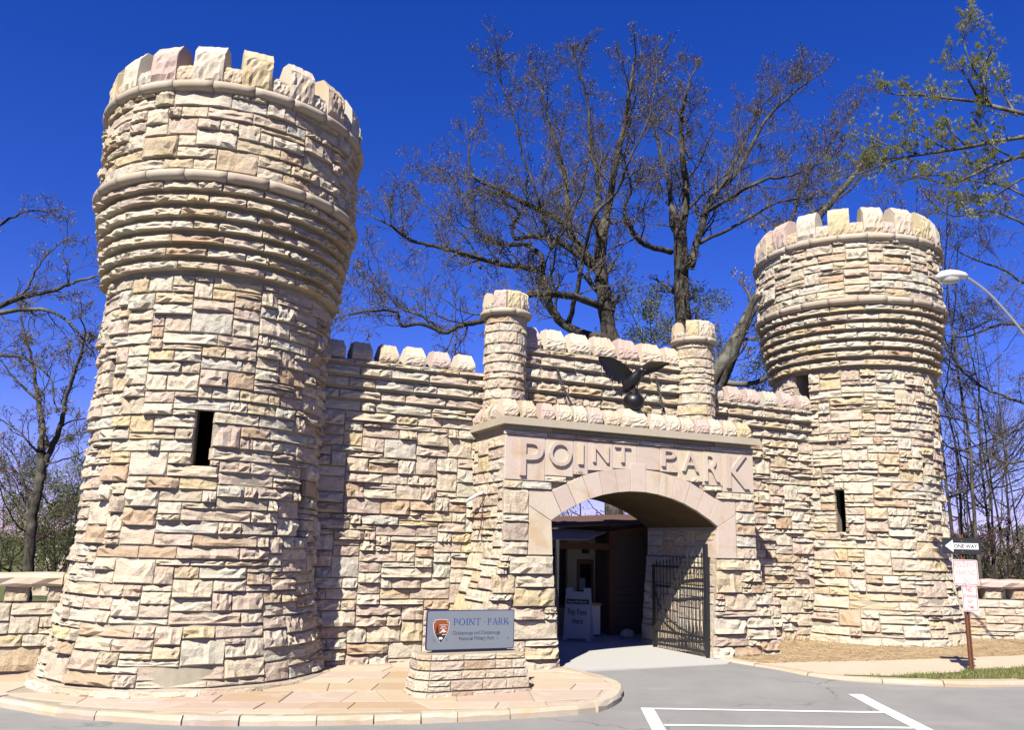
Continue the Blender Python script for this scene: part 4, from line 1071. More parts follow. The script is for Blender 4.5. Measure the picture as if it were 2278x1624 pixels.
def serif(ch):
    """unit-box quads of a roman capital"""
    T, t = .17, .075; Q = []
    def bx_(a0, a1, b0, b1): Q.append([(a0, b0), (a1, b0), (a1, b1), (a0, b1)])
    def st(x0, x1, w): Q.append([(x0-w/2, 0), (x0+w/2, 0), (x1+w/2, 1), (x1-w/2, 1)])
    def sf(x, y, w=.16): bx_(x-w, x+w, y, y+.05) if y < .5 else bx_(x-w, x+w, y-.05, y)
    def arc(cx, cy, rx, ry, a0, a1, wx, wy, n=14):
        for k in range(n):
            p, q = R_(a0+(a1-a0)*k/n), R_(a0+(a1-a0)*(k+1)/n)
            Q.append([(cx+rx*math.cos(p), cy+ry*math.sin(p)), (cx+rx*math.cos(q), cy+ry*math.sin(q)), (cx+(rx-wx)*math.cos(q), cy+(ry-wy)*math.sin(q)), (cx+(rx-wx)*math.cos(p), cy+(ry-wy)*math.sin(p))])
    if ch in 'PR':
        bx_(.14, .14+T, 0, 1); sf(.22, 0, .2); sf(.16, 1, .14); bx_(.3, .5, .95, 1); bx_(.3, .5, .46, .52); arc(.48, .73, .42 if ch == 'P' else .38, .27, -90, 90, T, .05)
        if ch == 'R': Q.append([(.80, 0), (1.04, 0), (.62, .5), (.44, .5)]); sf(.95, 0, .1)
    elif ch == 'O': arc(.5, .5, .5, .51, 0, 360, T, .05, 28)
    elif ch == 'I': bx_(.28, .72, 0, 1); sf(.5, 0, .45); sf(.5, 1, .45)
    elif ch == 'N': bx_(.12, .12+t, 0, 1); bx_(.82, .82+t, 0, 1); Q.append([(.75, 0), (.93, 0), (.25, 1), (.06, 1)]); sf(.155, 0); sf(.86, 1); sf(.1, 1, .1)
    elif ch == 'T': bx_(.5-T/2, .5+T/2, 0, 1); bx_(.02, .98, .94, 1); sf(.5, 0, .2); bx_(.02, .08, .78, 1); bx_(.92, .98, .78, 1)
    elif ch == 'A': Q.append([(.08, 0), (.16, 0), (.54, 1), (.46, 1)]); Q.append([(.76, 0), (.96, 0), (.58, 1), (.44, 1)]); bx_(.24, .78, .33, .39); sf(.12, 0, .13); sf(.86, 0, .15)
    elif ch == 'K': bx_(.12, .12+T, 0, 1); sf(.2, 0, .19); sf(.2, 1, .19); Q.append([(.28, .42), (.36, .38), (.92, 1), (.82, 1)]); Q.append([(.42, .52), (.56, .62), (1.0, 0), (.76, 0)]); sf(.86, 1, .13); sf(.9, 0, .14)
    return Q
def serif_word(word, u0, u1, v0, v1, parent):
    wid = {'I': .38, 'O': 1.05, 'N': 1.0, 'T': .86, 'P': .8, 'A': .98, 'R': .9, 'K': .95}; tot = sum(wid[c] for c in word)+.12*(len(word)-1); x = 0
    for ch in word:
        mb = MB()
        for k, q in enumerate(serif(ch)):
            vs = [SG(u0+(u1-u0)*(x+a*wid[ch])/tot, v0+(v1-v0)*b, .0008+.00018*(k % 9)) for a, b in q]; mb.add(vs, [(0, 1, 2, 3)])
        part('letter', mb, M_BLUELET, parent, kind=None); x += wid[ch]+.12
serif_word('POINT', .29, .605, .625, .80, ps); serif_word('PARK', .685, .935, .625, .80, ps)
mb = MB(); mb.add([SG(.655+.006*math.cos(k*math.pi/4), .70+.014*math.sin(k*math.pi/4), .001) for k in range(8)], [tuple(range(8))]); part('dot', mb, M_BLUELET, ps)
put_text('lettering', 'Chickamauga and Chattanooga', (.285, .84, .345, .475), lambda a, b, c: SG(a, b, .001), ps, M_GREYLET)
put_text('lettering', 'National Military Park', (.365, .77, .20, .325), lambda a, b, c: SG(a, b, .001), ps, M_GREYLET)
E0, E1, F0, F1 = .062, .245, .17, .78
def EM(a, b, c): return SG(E0+(E1-E0)*a, F0+(F1-F0)*b, .001+c)
def layer(name, pts, c, mat, par): mb = MB(); mb.add([EM(a, b, c) for a, b in pts], [tuple(range(len(pts)))]); return part(name, mb, mat, par)
AH = [(.5, 0), (.70, .18), (.88, .42), (.96, .62), (.97, .78), (.99, .88), (.90, .86), (.87, .92), (.92, .96), (.72, .985), (.5, 1), (.28, .985), (.08, .96), (.13, .92), (.10, .86), (.01, .88), (.03, .78), (.04, .62), (.12, .42), (.30, .18)]
em = layer('emblem', [(.5+(a-.5)*1.06, .5+(b-.5)*1.03) for a, b in AH], 0, M_WHITE, ps)
layer('emblem_field', AH, .0006, M_BROWN, em)
layer('emblem_forest', [(.5, .005), (.70, .19), (.86, .42), (.70, .37), (.50, .40), (.30, .38), (.13, .42), (.30, .19)], .0012, M_BLACK, em)
layer('emblem_mountain', [(.40, .43), (.52, .50), (.62, .60), (.70, .56), (.86, .45), (.74, .48), (.66, .45), (.58, .49), (.50, .44)], .0014, M_WHITE, em)
layer('emblem_tree', [(.16, .42), (.20, .52), (.17, .52), (.22, .60), (.19, .60), (.24, .68), (.22, .68), (.27, .80), (.31, .68), (.29, .68), (.34, .60), (.31, .60), (.36, .52), (.33, .52), (.37, .42)], .0016, M_BLACK, em)
layer('emblem_lake', [(.55, .335), (.80, .345), (.82, .365), (.58, .36)], .0018, M_WHITE, em)
layer('emblem_bison', [(.36, .17), (.38, .24), (.46, .26), (.56, .25), (.62, .22), (.63, .17), (.60, .17), (.58, .19), (.56, .14), (.53, .14), (.52, .17), (.46, .17), (.45, .13), (.42, .13), (.42, .17)], .0019, M_WHITE, em)
for wd, b0, b1, a0, a1 in (('NATIONAL', .745, .79, .40, .90), ('PARK', .675, .72, .50, .78), ('SERVICE', .605, .65, .44, .86)):
    put_text('lettering', wd, (a0, a1, b0, b1), lambda a, b, c: EM(a, b, .0021), em, M_WHITE, off=.01)
for u, v in ((.075, .26), (.215, .27), (.36, .30), (.50, .28), (.62, .28), (.80, .28), (.93, .28), (.93, .70), (.34, .70), (.47, .72), (.80, .72)):
    mb = MB(); mb.tube([SG(u, v, -.002), SG(u, v, .016)], [.004, .004], 6); part('pin', mb, M_BLACK, ps)

# ================================================================== TRAFFIC SIGN POST
PX, PY = 8.135, 15.405; gz = g(PX, PY)
tp = thing('sign_post', (PX, PY, gz), 'brown steel post carrying one way and parking signs on the verge', 'sign post')
mb = MB(); zt = 2.73
mb.prism([(PX-.035, PY-.02, gz-.3), (PX-.018, PY-.02, gz-.3), (PX-.018, PY+.012, gz-.3), (PX+.018, PY+.012, gz-.3), (PX+.018, PY-.02, gz-.3), (PX+.035, PY-.02, gz-.3), (PX+.035, PY+.028, gz-.3), (PX-.035, PY+.028, gz-.3)], (0, 0, zt-gz+.3)); part('post', mb, M_RUST, tp)
rot = R_(-10); XX = (math.cos(rot), math.sin(rot)); NNp = (math.sin(rot), -math.cos(rot))
def SP(a, z, c): return (PX+XX[0]*a+NNp[0]*(.035+c), PY+XX[1]*a+NNp[1]*(.035+c), z)
def plate(a0, a1, b0, b1, mat, name, r=.03, c=0, th=.004): mb = MB(); mb.prism([SP(a, b, c) for a, b in rrect(a0, a1, b0, b1, r)], (NNp[0]*th, NNp[1]*th, 0)); return part(name, mb, mat, tp)
p1 = plate(-.33, .32, 2.385, 2.67, M_BLACK, 'one_way_plate')
mb = MB(); ar = [(-.285, 2.53), (-.15, 2.635), (-.15, 2.58), (.27, 2.58), (.27, 2.475), (-.15, 2.475), (-.15, 2.42)]
mb.add([SP(a, b, .0055) for a, b in ar], [tuple(range(7))]); part('arrow', mb, M_WHITE, tp)
put_text('lettering', 'ONE WAY', (-.135, .255, 2.492, 2.563), lambda a, b, c: SP(a, b, .007), tp, M_BLACK, off=.03)
def framed(a0, a1, b0, b1, name):
    p = plate(a0, a1, b0, b1, M_OFFW, name); w = .010
    mb = MB(); o_ = rrect(a0+.012, a1-.012, b0+.012, b1-.012, .022); i_ = rrect(a0+.012+w, a1-.012-w, b0+.012+w, b1-.012-w, .016); n = len(o_)
    mb.v = [SP(a, b, .0052) for a, b in o_+i_]; mb.f = [(k, (k+1) % n, n+(k+1) % n, n+k) for k in range(n)]; part('border', mb, M_RED, tp)
framed(-.19, .23, 1.85, 2.29, 'resident_plate'); framed(-.07, .19, 1.40, 1.84, 'no_standing_plate')
for wd, a0, a1, b0, b1, mt in (('RESIDENT', -.165, .205, 2.155, 2.25, M_PALE), ('PARKING', -.135, .18, 2.02, 2.115, M_PALE), ('ONLY', -.05, .12, 1.885, 1.98, M_PALE), ('NO', .01, .10, 1.735, 1.81, M_RED), ('STANDING', -.04, .165, 1.64, 1.69, M_RED), ('ANY', .02, .10, 1.545, 1.595, M_RED), ('TIME', .01, .115, 1.45, 1.50, M_RED)):
    put_text('lettering', wd, (a0, a1, b0, b1), lambda a, b, c: SP(a, b, .0062), tp, mt, off=.012)
for z in (2.62, 2.43, 2.26, 1.88, 1.81, 1.43):
    mb = MB(); mb.tube([SP(.0, z, .0), SP(.0, z, .012)], [.008, .008], 6); part('bolt', mb, M_GALV, tp)

# ================================================================== STREET LAMP
LY = 15.0
sl = thing('street_lamp', (9.95, LY, g(9.9, LY)), 'white cobra head street lamp on a thin curved grey arm', 'street lamp')
mb = MB(); mb.tube([(9.95, LY, .1), (9.95, LY, 3), (9.93, LY, 5.0)], [.085, .07, .055], 12); part('pole', mb, M_GALV, sl, True)
mb = MB(); mb.tube(catmull([(9.93, LY, 4.9), (9.80, LY, 5.6), (9.45, LY, 6.33), (9.0, LY, 6.96), (8.72, LY, 7.26), (8.42, LY, 7.47), (8.25, LY, 7.5)], 5), [.026]*31, 8); part('arm', mb, M_GALV, sl, True)
secs = []
for t, w, h, dz_ in ((0, .05, .04, 0), (.06, .09, .065, .012), (.18, .12, .085, .022), (.34, .14, .10, .025), (.48, .12, .09, .01), (.56, .06, .05, -.01), (.585, .015, .02, -.02)):
    secs.append(((8.46-t, LY-.02*t, 7.475+dz_-.03*t), (0, w, 0), (0, 0, h)))
part('lamp_head', loft(secs, None, 18), M_LAMPHEAD, sl, True)
mb = MB(); mb.lathe((8.13, LY, 7.43), [(.17, 0), (.165, -.04), (.13, -.085), (.07, -.11), (.005, -.12)], 20); 
mb.v = [(8.13+(x-8.13)*1.15, y*1.0 if False else LY+(y-LY)*.72, z) for x, y, z in mb.v]; part('lens', mb, M_GLASS, sl, True)

# ================================================================== TREES
def vnorm(v):
    l = math.sqrt(v[0]*v[0]+v[1]*v[1]+v[2]*v[2]) or 1e-9; return (v[0]/l, v[1]/l, v[2]/l)
class Cfg:
    def __init__(s, **k): s.wig = .28; s.up = .05; s.maxl = 4; s.nc = {1: 5, 2: 4, 3: 3}; s.ratio = (.38, .62); s.ang = (28, 62); s.rmin = .006; s.__dict__.update(k)
def branch(mb, tips, p, d, L, r, lvl, rg, cf):
    n = (0, 6, 5, 3, 3)[lvl]; pts = [p]; dirs = [d]; st = L/n; u = rg.uniform
    for i in range(n):
        d = vnorm((d[0]+u(-cf.wig, cf.wig), d[1]+u(-cf.wig, cf.wig), d[2]+u(-cf.wig, cf.wig)+cf.up))
        p = (p[0]+d[0]*st, p[1]+d[1]*st, p[2]+d[2]*st); pts.append(p); dirs.append(d)
    rad = [max(cf.rmin, r*(1-.72*i/n)) for i in range(n+1)]
    mb.tube(pts, rad, (0, 5, 4, 3, 3)[lvl], False)
    if lvl < cf.maxl:
        nc = cf.nc[lvl]
        for k in range(nc):
            t = .18+.82*(k+u(.1, .9))/nc; i = min(n-1, int(t*n)); f = t*n-i
            q = tuple(pts[i][j]+(pts[i+1][j]-pts[i][j])*f for j in range(3))
            branch(mb, tips, q, side_dir(dirs[min(n, i+1)], rg, cf), L*u(*cf.ratio)*(1.12-.45*t), max(cf.rmin, rad[i]*.62), lvl+1, rg, cf)
    tips.append((pts[-1], d))
def side_dir(d, rg, cf):
    a = R_(rg.uniform(*cf.ang)); v = vnorm((rg.gauss(0, 1), rg.gauss(0, 1), rg.gauss(0, 1))); k = v[0]*d[0]+v[1]*d[1]+v[2]*d[2]
    v = vnorm((v[0]-k*d[0], v[1]-k*d[1], v[2]-k*d[2])); c, s = math.cos(a), math.sin(a)
    return vnorm((d[0]*c+v[0]*s, d[1]*c+v[1]*s, d[2]*c+v[2]*s+.08))
def clump(mb, p, rg, n, size, spread):
    u = rg.uniform
    for _ in range(n):
        c = (p[0]+u(-spread, spread), p[1]+u(-spread, spread), p[2]+u(-spread, spread)*.8)
        a = vnorm((rg.gauss(0, 1), rg.gauss(0, 1), rg.gauss(0, 1))); b = vnorm((a[1]-a[2], a[2]-a[0]+.1, a[0]-a[1])); s = size*u(.6, 1.3)
        b0 = len(mb.v); mb.v += [(c[0]-a[0]*s, c[1]-a[1]*s, c[2]-a[2]*s), (c[0]+b[0]*s*.5, c[1]+b[1]*s*.5, c[2]+b[2]*s*.5), (c[0]+a[0]*s, c[1]+a[1]*s, c[2]+a[2]*s), (c[0]-b[0]*s*.5, c[1]-b[1]*s*.5, c[2]-b[2]*s*.5)]
        mb.f.append((b0, b0+1, b0+2, b0+3))
def tree(name, label, cat, Y, limbs, seed, cf, density=1.5, child=(1.2, 3.2), barkm=None, tipm=None, tipn=3, tips_=.06, spread=.12, group=None, wiggle=.012, tipname='buds', frac=1.0, sides=9, world=False):
    """limbs: (points, r0, r1, side-shoot factor); a point is (px, py) or (px, py, dy) in photo pixels at depth Y+dy, or world xyz"""
    rg = random.Random(seed); trunk = MB(); tw = MB(); tips = []; base = None
    for pts, r0, r1, k in limbs:
        P = [tuple(p) if world else aty(p[0], p[1], Y+(p[2] if len(p) > 2 else 0)) for p in pts]
        if base is None:
            x, y, z = P[0]; gz_ = terr(x, y); base = (x, y, gz_)
            if z > gz_+.2: P = [(x, y, gz_-.2), (x+.02, y, (gz_+z)/2)]+P
        P = catmull(P, 5) if len(P) > 2 else P
        n = len(P); j = wiggle*math.sqrt(Y)*.35
        P = [P[0]]+[(p[0]+rg.uniform(-j, j), p[1]+rg.uniform(-j, j)*2, p[2]+rg.uniform(-j, j)) for p in P[1:]]
        if cat == 'tree' and r0 < .31: r0 *= .70
        rad = [r0+(r1-r0)*(i/(n-1))**.75 for i in range(n)]
        trunk.tube(P, rad, sides if r0 > .06 else 6)
        L = sum(math.dist(a, b) for a, b in zip(P, P[1:])); m = int(L*density*k)
        for q in range(m):
            t = (.12 if base and r0 < .3 else .35); t = t+(1-t)*(q+rg.random())/max(1, m); i = min(n-2, int(t*(n-1)))
            d = vnorm(tuple(P[i+1][c]-P[i][c] for c in range(3)))
            branch(tw, tips, P[i], side_dir(d, rg, cf), rg.uniform(*child)*(1.15-.5*t), max(cf.rmin*1.6, rad[i]*.38), 1, rg, cf)
        if k > 0: branch(tw, tips, P[-1], d if m else vnorm(tuple(P[-1][c]-P[-2][c] for c in range(3))), rg.uniform(*child)*.5, r1, 1, rg, cf)
    root = thing(name, base, label, cat, group)
    part('trunk', trunk, barkm or M_BARK, root, True); part('branches', tw, M_TWIG, root, kind='stuff')
    if tipm:
        mb = MB()
        for p, d in tips:
            if rg.random() < frac: clump(mb, p, rg, tipn, tips_, spread)
        part(tipname, mb, tipm, root, kind='stuff')
    return root
z1 = lambda x, y, dy=0: (729.6+x*.4903, 33.2+y*.4903, dy)
z2 = lambda x, y, dy=0: (1525.6+x*.3677, y*.3677, dy)
OAK = Cfg(wig=.30, up=.05, nc={1: 6, 2: 4, 3: 3}, rmin=.007)
tree('oak_tree', 'big bare oak with budding twigs rising behind the turret nearer the plaza', 'tree', 30, [
    ([z1(1295, 1560), z1(1280, 1460), z1(1262, 1380), z1(1250, 1270), z1(1236, 1170), z1(1232, 1080), z1(1246, 980)], .36, .22, .2),
    ([z1(1246, 980), z1(1268, 880), z1(1300, 700, -1), z1(1340, 520, -1.5), z1(1368, 350, -2), z1(1385, 230, -2), z1(1395, 170, -2)], .26, .03, 1),
    ([z1(1236, 1170), z1(1150, 1070), z1(1095, 970, 1), z1(1085, 860, 1), z1(1075, 740, 2), z1(1040, 600, 2), z1(1000, 470, 2), z1(965, 340, 2), z1(935, 250, 2)], .28, .03, 1),
    ([z1(1245, 1010), z1(1215, 900, 2), z1(1225, 760, 3), z1(1190, 600, 3), z1(1180, 420, 3), z1(1150, 280, 3), z1(1135, 210, 3)], .18, .025, 1),
    ([z1(1110, 965), z1(1000, 905), z1(880, 850, -1), z1(790, 795, -1), z1(690, 755, -2), z1(645, 700, -2), z1(640, 600, -2)], .20, .03, 1),
    ([z1(1215, 1150), z1(1060, 1040), z1(930, 1005, -1), z1(850, 1015, -1), z1(835, 960, -1), z1(870, 900, -1.5), z1(820, 860, -2)], .20, .03, .9),
    ([z1(1280, 1470), z1(1170, 1450), z1(1060, 1395), z1(1000, 1310), z1(980, 1220), z1(958, 1160), z1(840, 1140, -1), z1(720, 1115, -1), z1(600, 1080, -2), z1(480, 1048, -2), z1(370, 1020, -2), z1(290, 960, -3), z1(215, 925, -3)], .30, .03, .9),
    ([z1(960, 1165), z1(968, 1095), z1(900, 1045, 1), z1(790, 1040, 1), z1(680, 985, 1), z1(645, 890, 1), z1(590, 790, 2), z1(530, 700, 2), z1(440, 690, 2)], .17, .025, 1),
    ([z1(1258, 1335), z1(1140, 1285, -1), z1(1000, 1262, -2), z1(895, 1275, -3), z1(790, 1340, -3), z1(690, 1390, -4), z1(600, 1408, -4), z1(525, 1440, -4), z1(430, 1402, -4), z1(335, 1408, -4), z1(310, 1350, -4), z1(200, 1340, -5), z1(90, 1362, -5)], .22, .03, .8),
    ([z1(525, 1440, -4), z1(430, 1370, -4), z1(330, 1330, -4), z1(250, 1250, -4), z1(210, 1180, -4)], .07, .02, 1),
    ([z1(1090, 1400), z1(1130, 1240, -1), z1(1165, 1050, -1), z1(1215, 900, -2), z1(1310, 800, -2), z1(1370, 650, -3), z1(1450, 480, -3), z1(1480, 330, -3)], .15, .025, .9),
    ([z1(1040, 1000), z1(1010, 1060, -2), z1(985, 960, -2), z1(950, 820, -3), z1(880, 640, -3), z1(850, 480, -3), z1(800, 350, -3), z1(780, 290, -3)], .10, .02, 1),
    ([z1(690, 1150, -1), z1(660, 1060, 1), z1(560, 950, 1), z1(420, 850, 1)], .07, .02, .9),
], 701, OAK, 2.2, (1.2, 2.7), M_BARKD, M_BUD, 2, .028, .09, frac=.38)
tree('oak_tree', 'big bare oak with lichened forked trunk behind the turret nearer the sign post', 'tree', 31, [
    ([z1(1625, 1560), z1(1612, 1380), z1(1604, 1250), z1(1602, 1120), z1(1596, 980)], .38, .26, .15),
    ([z1(1596, 1000), z1(1560, 870, 1), z1(1545, 760, 1), z1(1500, 600, 2), z1(1470, 450, 2), z1(1440, 320, 2)], .20, .03, 1),
    ([z1(1600, 1000), z1(1625, 820), z1(1610, 650, -1), z1(1600, 500, -1), z1(1625, 360, -2), z1(1650, 270, -2)], .28, .03, 1),
    ([z1(1555, 1075), z1(1430, 1040, -1), z1(1372, 960, -2), z1(1345, 880, -2), z1(1375, 790, -2), z1(1350, 680, -3)], .18, .03, .8),
    ([z1(1640, 1150), z1(1690, 980), z1(1740, 830), (1640, 380, 1), (1700, 270, 1), (1760, 210, 1), (1800, 180, 1)], .24, .03, 1),
    ([(1560, 480), (1640, 430, -2), (1700, 400, -3), (1760, 390, -3), (1850, 350, -4)], .13, .025, 1),
    ([(1555, 540), (1640, 500, -1), (1720, 455, -2), (1790, 440, -2)], .12, .02, .8),
    ([(1600, 420), (1650, 330, 2), (1690, 240, 2), (1750, 185, 2)], .12, .02, 1),
    ([(1700, 600, 3), (1760, 490, 3), (1790, 400, 3), (1860, 300, 3), (1890, 240, 3)], .12, .02, 1),
    ([(1790, 480, 3), (1880, 430, 3), (1910, 400, 3), (1930, 360, 3)], .09, .02, .9),
], 702, OAK, 2.3, (1.2, 2.7), M_BARKD, M_BUD, 2, .028, .09, frac=.38)
tree('leaning_tree', 'leaning grey trunk slanting past the far tower above the wall', 'tree', 27, [
    ([(1560, 900), (1612, 800), (1648, 735), (1690, 655, 1), (1760, 560, 2), (1830, 470, 3), (1900, 390, 4)], .36, .10, .35),
    ([(1600, 870), (1640, 770, -1), (1668, 690, -1), (1700, 620, -1), (1730, 520, 0)], .20, .07, .4),
    ([(1600, 850, 2), (1660, 855, 2), (1715, 835, 2), (1780, 800, 2)], .16, .07, .3),
], 703, Cfg(nc={1: 4, 2: 3, 3: 2}), .8, (1, 2), M_BARK, M_BUD, 2, .05, .12)
def random_tree(name, label, cat, x, y, h, r, seed, cf, nl, barkm, tipm, tipn, tsz, spread, density=1.2, child=(.8, 2.0), frac=1., lean=.1, first=.35, group=None, tipname='leaves', spreadout=.55):
    rg = random.Random(seed); z = terr(x, y); lx, ly = rg.uniform(-lean, lean), rg.uniform(-lean, lean)
    T = [(x+lx*h*t*t+rg.uniform(-.02, .02)*h*.4*(t > 0), y+ly*h*t*t, z-.2+(h+.2)*t) for t in (0, .2, .4, .6, .8, 1)]
    limbs = [(T, r, r*.12, .5)]
    for k in range(nl):
        t = first+(1-first)*(k+rg.random())/nl*.85; i = min(4, int(t*5)); f = t*5-i; p = tuple(T[i][c]+(T[i+1][c]-T[i][c])*f for c in range(3))
        a = rg.uniform(0, 6.28); L = h*spreadout*rg.uniform(.5, .9)*(1.1-t*.7); e = rg.uniform(.4, 1.0)
        q = [p]+[(p[0]+math.cos(a)*L*s*(1-.15*s), p[1]+math.sin(a)*L*s, p[2]+L*e*s*s*.9+L*.15*s) for s in (.35, .7, 1)]
        limbs.append((q, r*(1-t)*.55+.02, .015, 1))
    return tree(name, label, cat, y, limbs, seed+5000, cf, density, child, barkm, tipm, tipn, tsz, spread, group, .01, tipname, frac, 7, True)
YOUNG = Cfg(maxl=3, nc={1: 4, 2: 4, 3: 2}, wig=.3)
def at_ground(px, Y): return aty(px, 1250, Y)[0]
# fresh green trees behind the gate
random_tree('maple_tree', 'fresh green leafy tree behind the eagle between the oaks', 'tree', at_ground(1450, 38), 38, 13.8, .16, 711, YOUNG, 9, M_BARKD, M_LEAF, 9, .055, .34, 1.5, (1, 2.2), .9)
random_tree('maple_tree', 'fresh green leafy tree filling the gap beside the leaning trunk', 'tree', at_ground(1640, 40), 40, 13.8, .16, 712, YOUNG, 9, M_BARKD, M_LEAF, 9, .055, .34, 1.5, (1, 2.2), .9)
random_tree('maple_tree', 'light green tree seen through the arch above the booth roof', 'tree', at_ground(1290, 44), 44, 7.5, .13, 713, YOUNG, 9, M_BARKD, M_LEAF, 7, .055, .3, 1.4, (.8, 1.7), .9, first=.2)
random_tree('maple_tree', 'thin bare tree seen through the arch beside the light green one', 'tree', at_ground(1370, 40), 40, 7.2, .11, 714, YOUNG, 8, M_BARKD, M_LEAF, 3, .07, .25, 1.4, (.8, 1.6), .5, first=.2)
random_tree('redbud_tree', 'small pinkish budding tree above the shaded end of the wall', 'tree', at_ground(790, 36), 36, 9.9, .10, 715, YOUNG, 8, M_BARKD, leafmat('pink_buds', [(.20, .09, .07), (.28, .14, .12), (.16, .08, .05)], .15), 3, .045, .15, 1.2, (.8, 1.6), 1, tipname='buds')
# ---- left background
tree('forked_tree', 'dark bare forked tree standing behind the low wall beside the plaza tower', 'tree', 26, [
    ([(58, 1330), (62, 1274), (69, 1195), (75, 1133), (86, 1084), (92, 1045), (91, 1010)], .25, .13, .1),
    ([(90, 1065), (90, 998), (95, 949, .5), (83, 888, .8), (77, 827, 1), (60, 766, 1), (45, 700, 1)], .17, .03, .9),
    ([(84, 1090), (92, 1050), (114, 998), (135, 949, -.5), (147, 888, -.8), (162, 839, -1), (178, 790, -1), (190, 735, -1.2)], .18, .03, .9),
    ([(72, 1170), (62, 1130, 1), (55, 1090, 1), (40, 1040, 1)], .09, .03, .6),
    ([(135, 949, -.5), (165, 935, -.5), (200, 930, -.5), (222, 925, -.5)], .04, .015, .6),
    ([(100, 1035, 0), (150, 1020, 0), (200, 1000, 0)], .045, .015, .6),
    ([(83, 888, .8), (40, 850, .8), (0, 800, .8)], .08, .02, .8),
], 721, OAK, 1.5, (.8, 2.2), M_BARKD, M_BUD, 2, .035, .08)
tree('overhanging_tree', 'bare tree outside the frame reaching long limbs towards the plaza tower', 'tree', 22, [
    ([(-190, 1300), (-180, 1100), (-160, 900), (-130, 740), (-90, 560), (-60, 430), (-40, 300)], .38, .08, .15),
    ([(-120, 715), (-30, 690), (55, 660), (110, 648), (150, 633), (200, 618), (232, 606)], .15, .02, 1),
    ([(-120, 720, 1), (0, 695, 1), (60, 688, 1), (105, 690, 1), (150, 715, 1), (178, 745, 1), (192, 768, 1)], .12, .02, .9),
    ([(30, 668), (62, 640), (78, 605), (100, 570), (132, 540)], .06, .015, 1),
    ([(-80, 540), (0, 500, 1), (50, 472, 1), (95, 470, 1), (120, 478, 1)], .07, .015, 1),
    ([(150, 633), (152, 600), (140, 560), (150, 530)], .035, .012, .9),
    ([(-120, 800), (0, 790), (60, 800), (110, 840), (120, 900)], .08, .02, .9),
], 722, Cfg(wig=.34, up=.03, maxl=3, nc={1: 5, 2: 4, 3: 2}), 2.0, (.5, 1.5), M_BARK, M_BUD, 2, .03, .06)
random_tree('redbud_tree', 'redbud in magenta blossom behind the low wall beside the forked tree', 'tree', at_ground(62, 29), 29, 4.9, .09, 723, Cfg(maxl=3, nc={1: 4, 2: 3, 3: 2}), 8, M_BARKD, M_BLOSSOM, 3, .035, .09, 1.3, (.5, 1.2), .45, first=.3, tipname='blossom')
for i, (px, Y, h, sd) in enumerate(((120, 34, 5.2, 731), (175, 38, 6.9, 732), (25, 36, 5.4, 733), (150, 30, 3.6, 734), (70, 44, 6.2, 735), (5, 48, 7.0, 736))):
    random_tree('leafy_shrub', ('loose green shrub between forked tree and pavilion', 'taller yellow green shrub touching the tower edge', 'dense green shrub behind the low wall end', 'low twiggy green shrub in front of the pavilion', 'green thicket farther back behind the forked trunk', 'wide thicket farthest back past the forked tree')[i], 'shrub', at_ground(px, Y), Y, h, .07, sd, Cfg(maxl=3, nc={1: 5, 2: 4, 3: 2}), 10, M_BARKD, (M_LEAF, M_LEAF, M_LEAFD, M_LEAFD, M_LEAFD, M_LEAFD)[i], 6, .05, .25, 1.6, (.6, 1.5), .8, first=.08, group='shrubs behind the low wall')
pv = thing('pavilion', (aty(140, 1250, 62)[0], 62, terr(-33, 62)), 'small pale columned pavilion far behind the low wall', 'pavilion'); pxx = aty(140, 1250, 62)[0]; tz = terr(-33, 62); pt = aty(140, 1228, 62)[2]
part('entablature', MB().box((pxx, 62, pt+.16), (3.4, 2.6, .34)), M_MERLON, pv); part('cornice', MB().box((pxx, 62, pt+.38), (3.7, 2.9, .10)), M_MERLON, pv); part('base', MB().box((pxx, 62, tz+.15), (3.8, 3.0, .5)), M_MERLON, pv)
for k in range(4):
    for yy in (60.9, 63.1):
        mb = MB(); mb.lathe((pxx-1.35+.9*k, yy, 0), [(.20, tz+.4), (.20, pt-.12), (.16, pt-.12), (.24, pt-.1), (.24, pt)], 12); part('column', mb, M_MERLON, pv, True)
# ---- right background woods
rg0 = random.Random(77); spots = [(2108, 36), (2126, 30), (2141, 44), (2152, 33), (2168, 40), (2180, 29), (2192, 48), (2204, 35), (2216, 42), (2232, 31), (2246, 38), (2262, 46), (2275, 33), (2090, 50), (2158, 56), (2225, 58)]
WD = ('slim', 'crooked', 'straight', 'dark', 'leaning', 'tall')
for i, (px, Y) in enumerate(spots):
    h = rg0.uniform(11, 19); x = at_ground(px, Y)
    random_tree('woodland_tree', ('slim leafing woodland tree beyond the low wall behind the sign post' if i % 3 == 0 else 'bare woodland tree beyond the low wall behind the sign post'), 'tree', x, Y, h, rg0.uniform(.06, .13), 800+i, Cfg(maxl=3, nc={1: 4, 2: 3, 3: 2}, wig=.3, rmin=.005), 6, M_BARKD, M_BUD if i % 3 else M_LEAF, 2, .035, .12, .8, (.8, 2.4), .5, .10, .3, 'bare trees beyond the low wall', 'buds')
random_tree('redbud_tree', 'redbud in magenta blossom among the woodland trees behind the one way sign', 'tree', at_ground(2160, 32), 32, 5.6, .08, 741, Cfg(maxl=3, nc={1: 4, 2: 3, 3: 2}), 8, M_BARKD, M_BLOSSOM, 3, .04, .10, 1.3, (.5, 1.3), .6, first=.35, tipname='blossom')
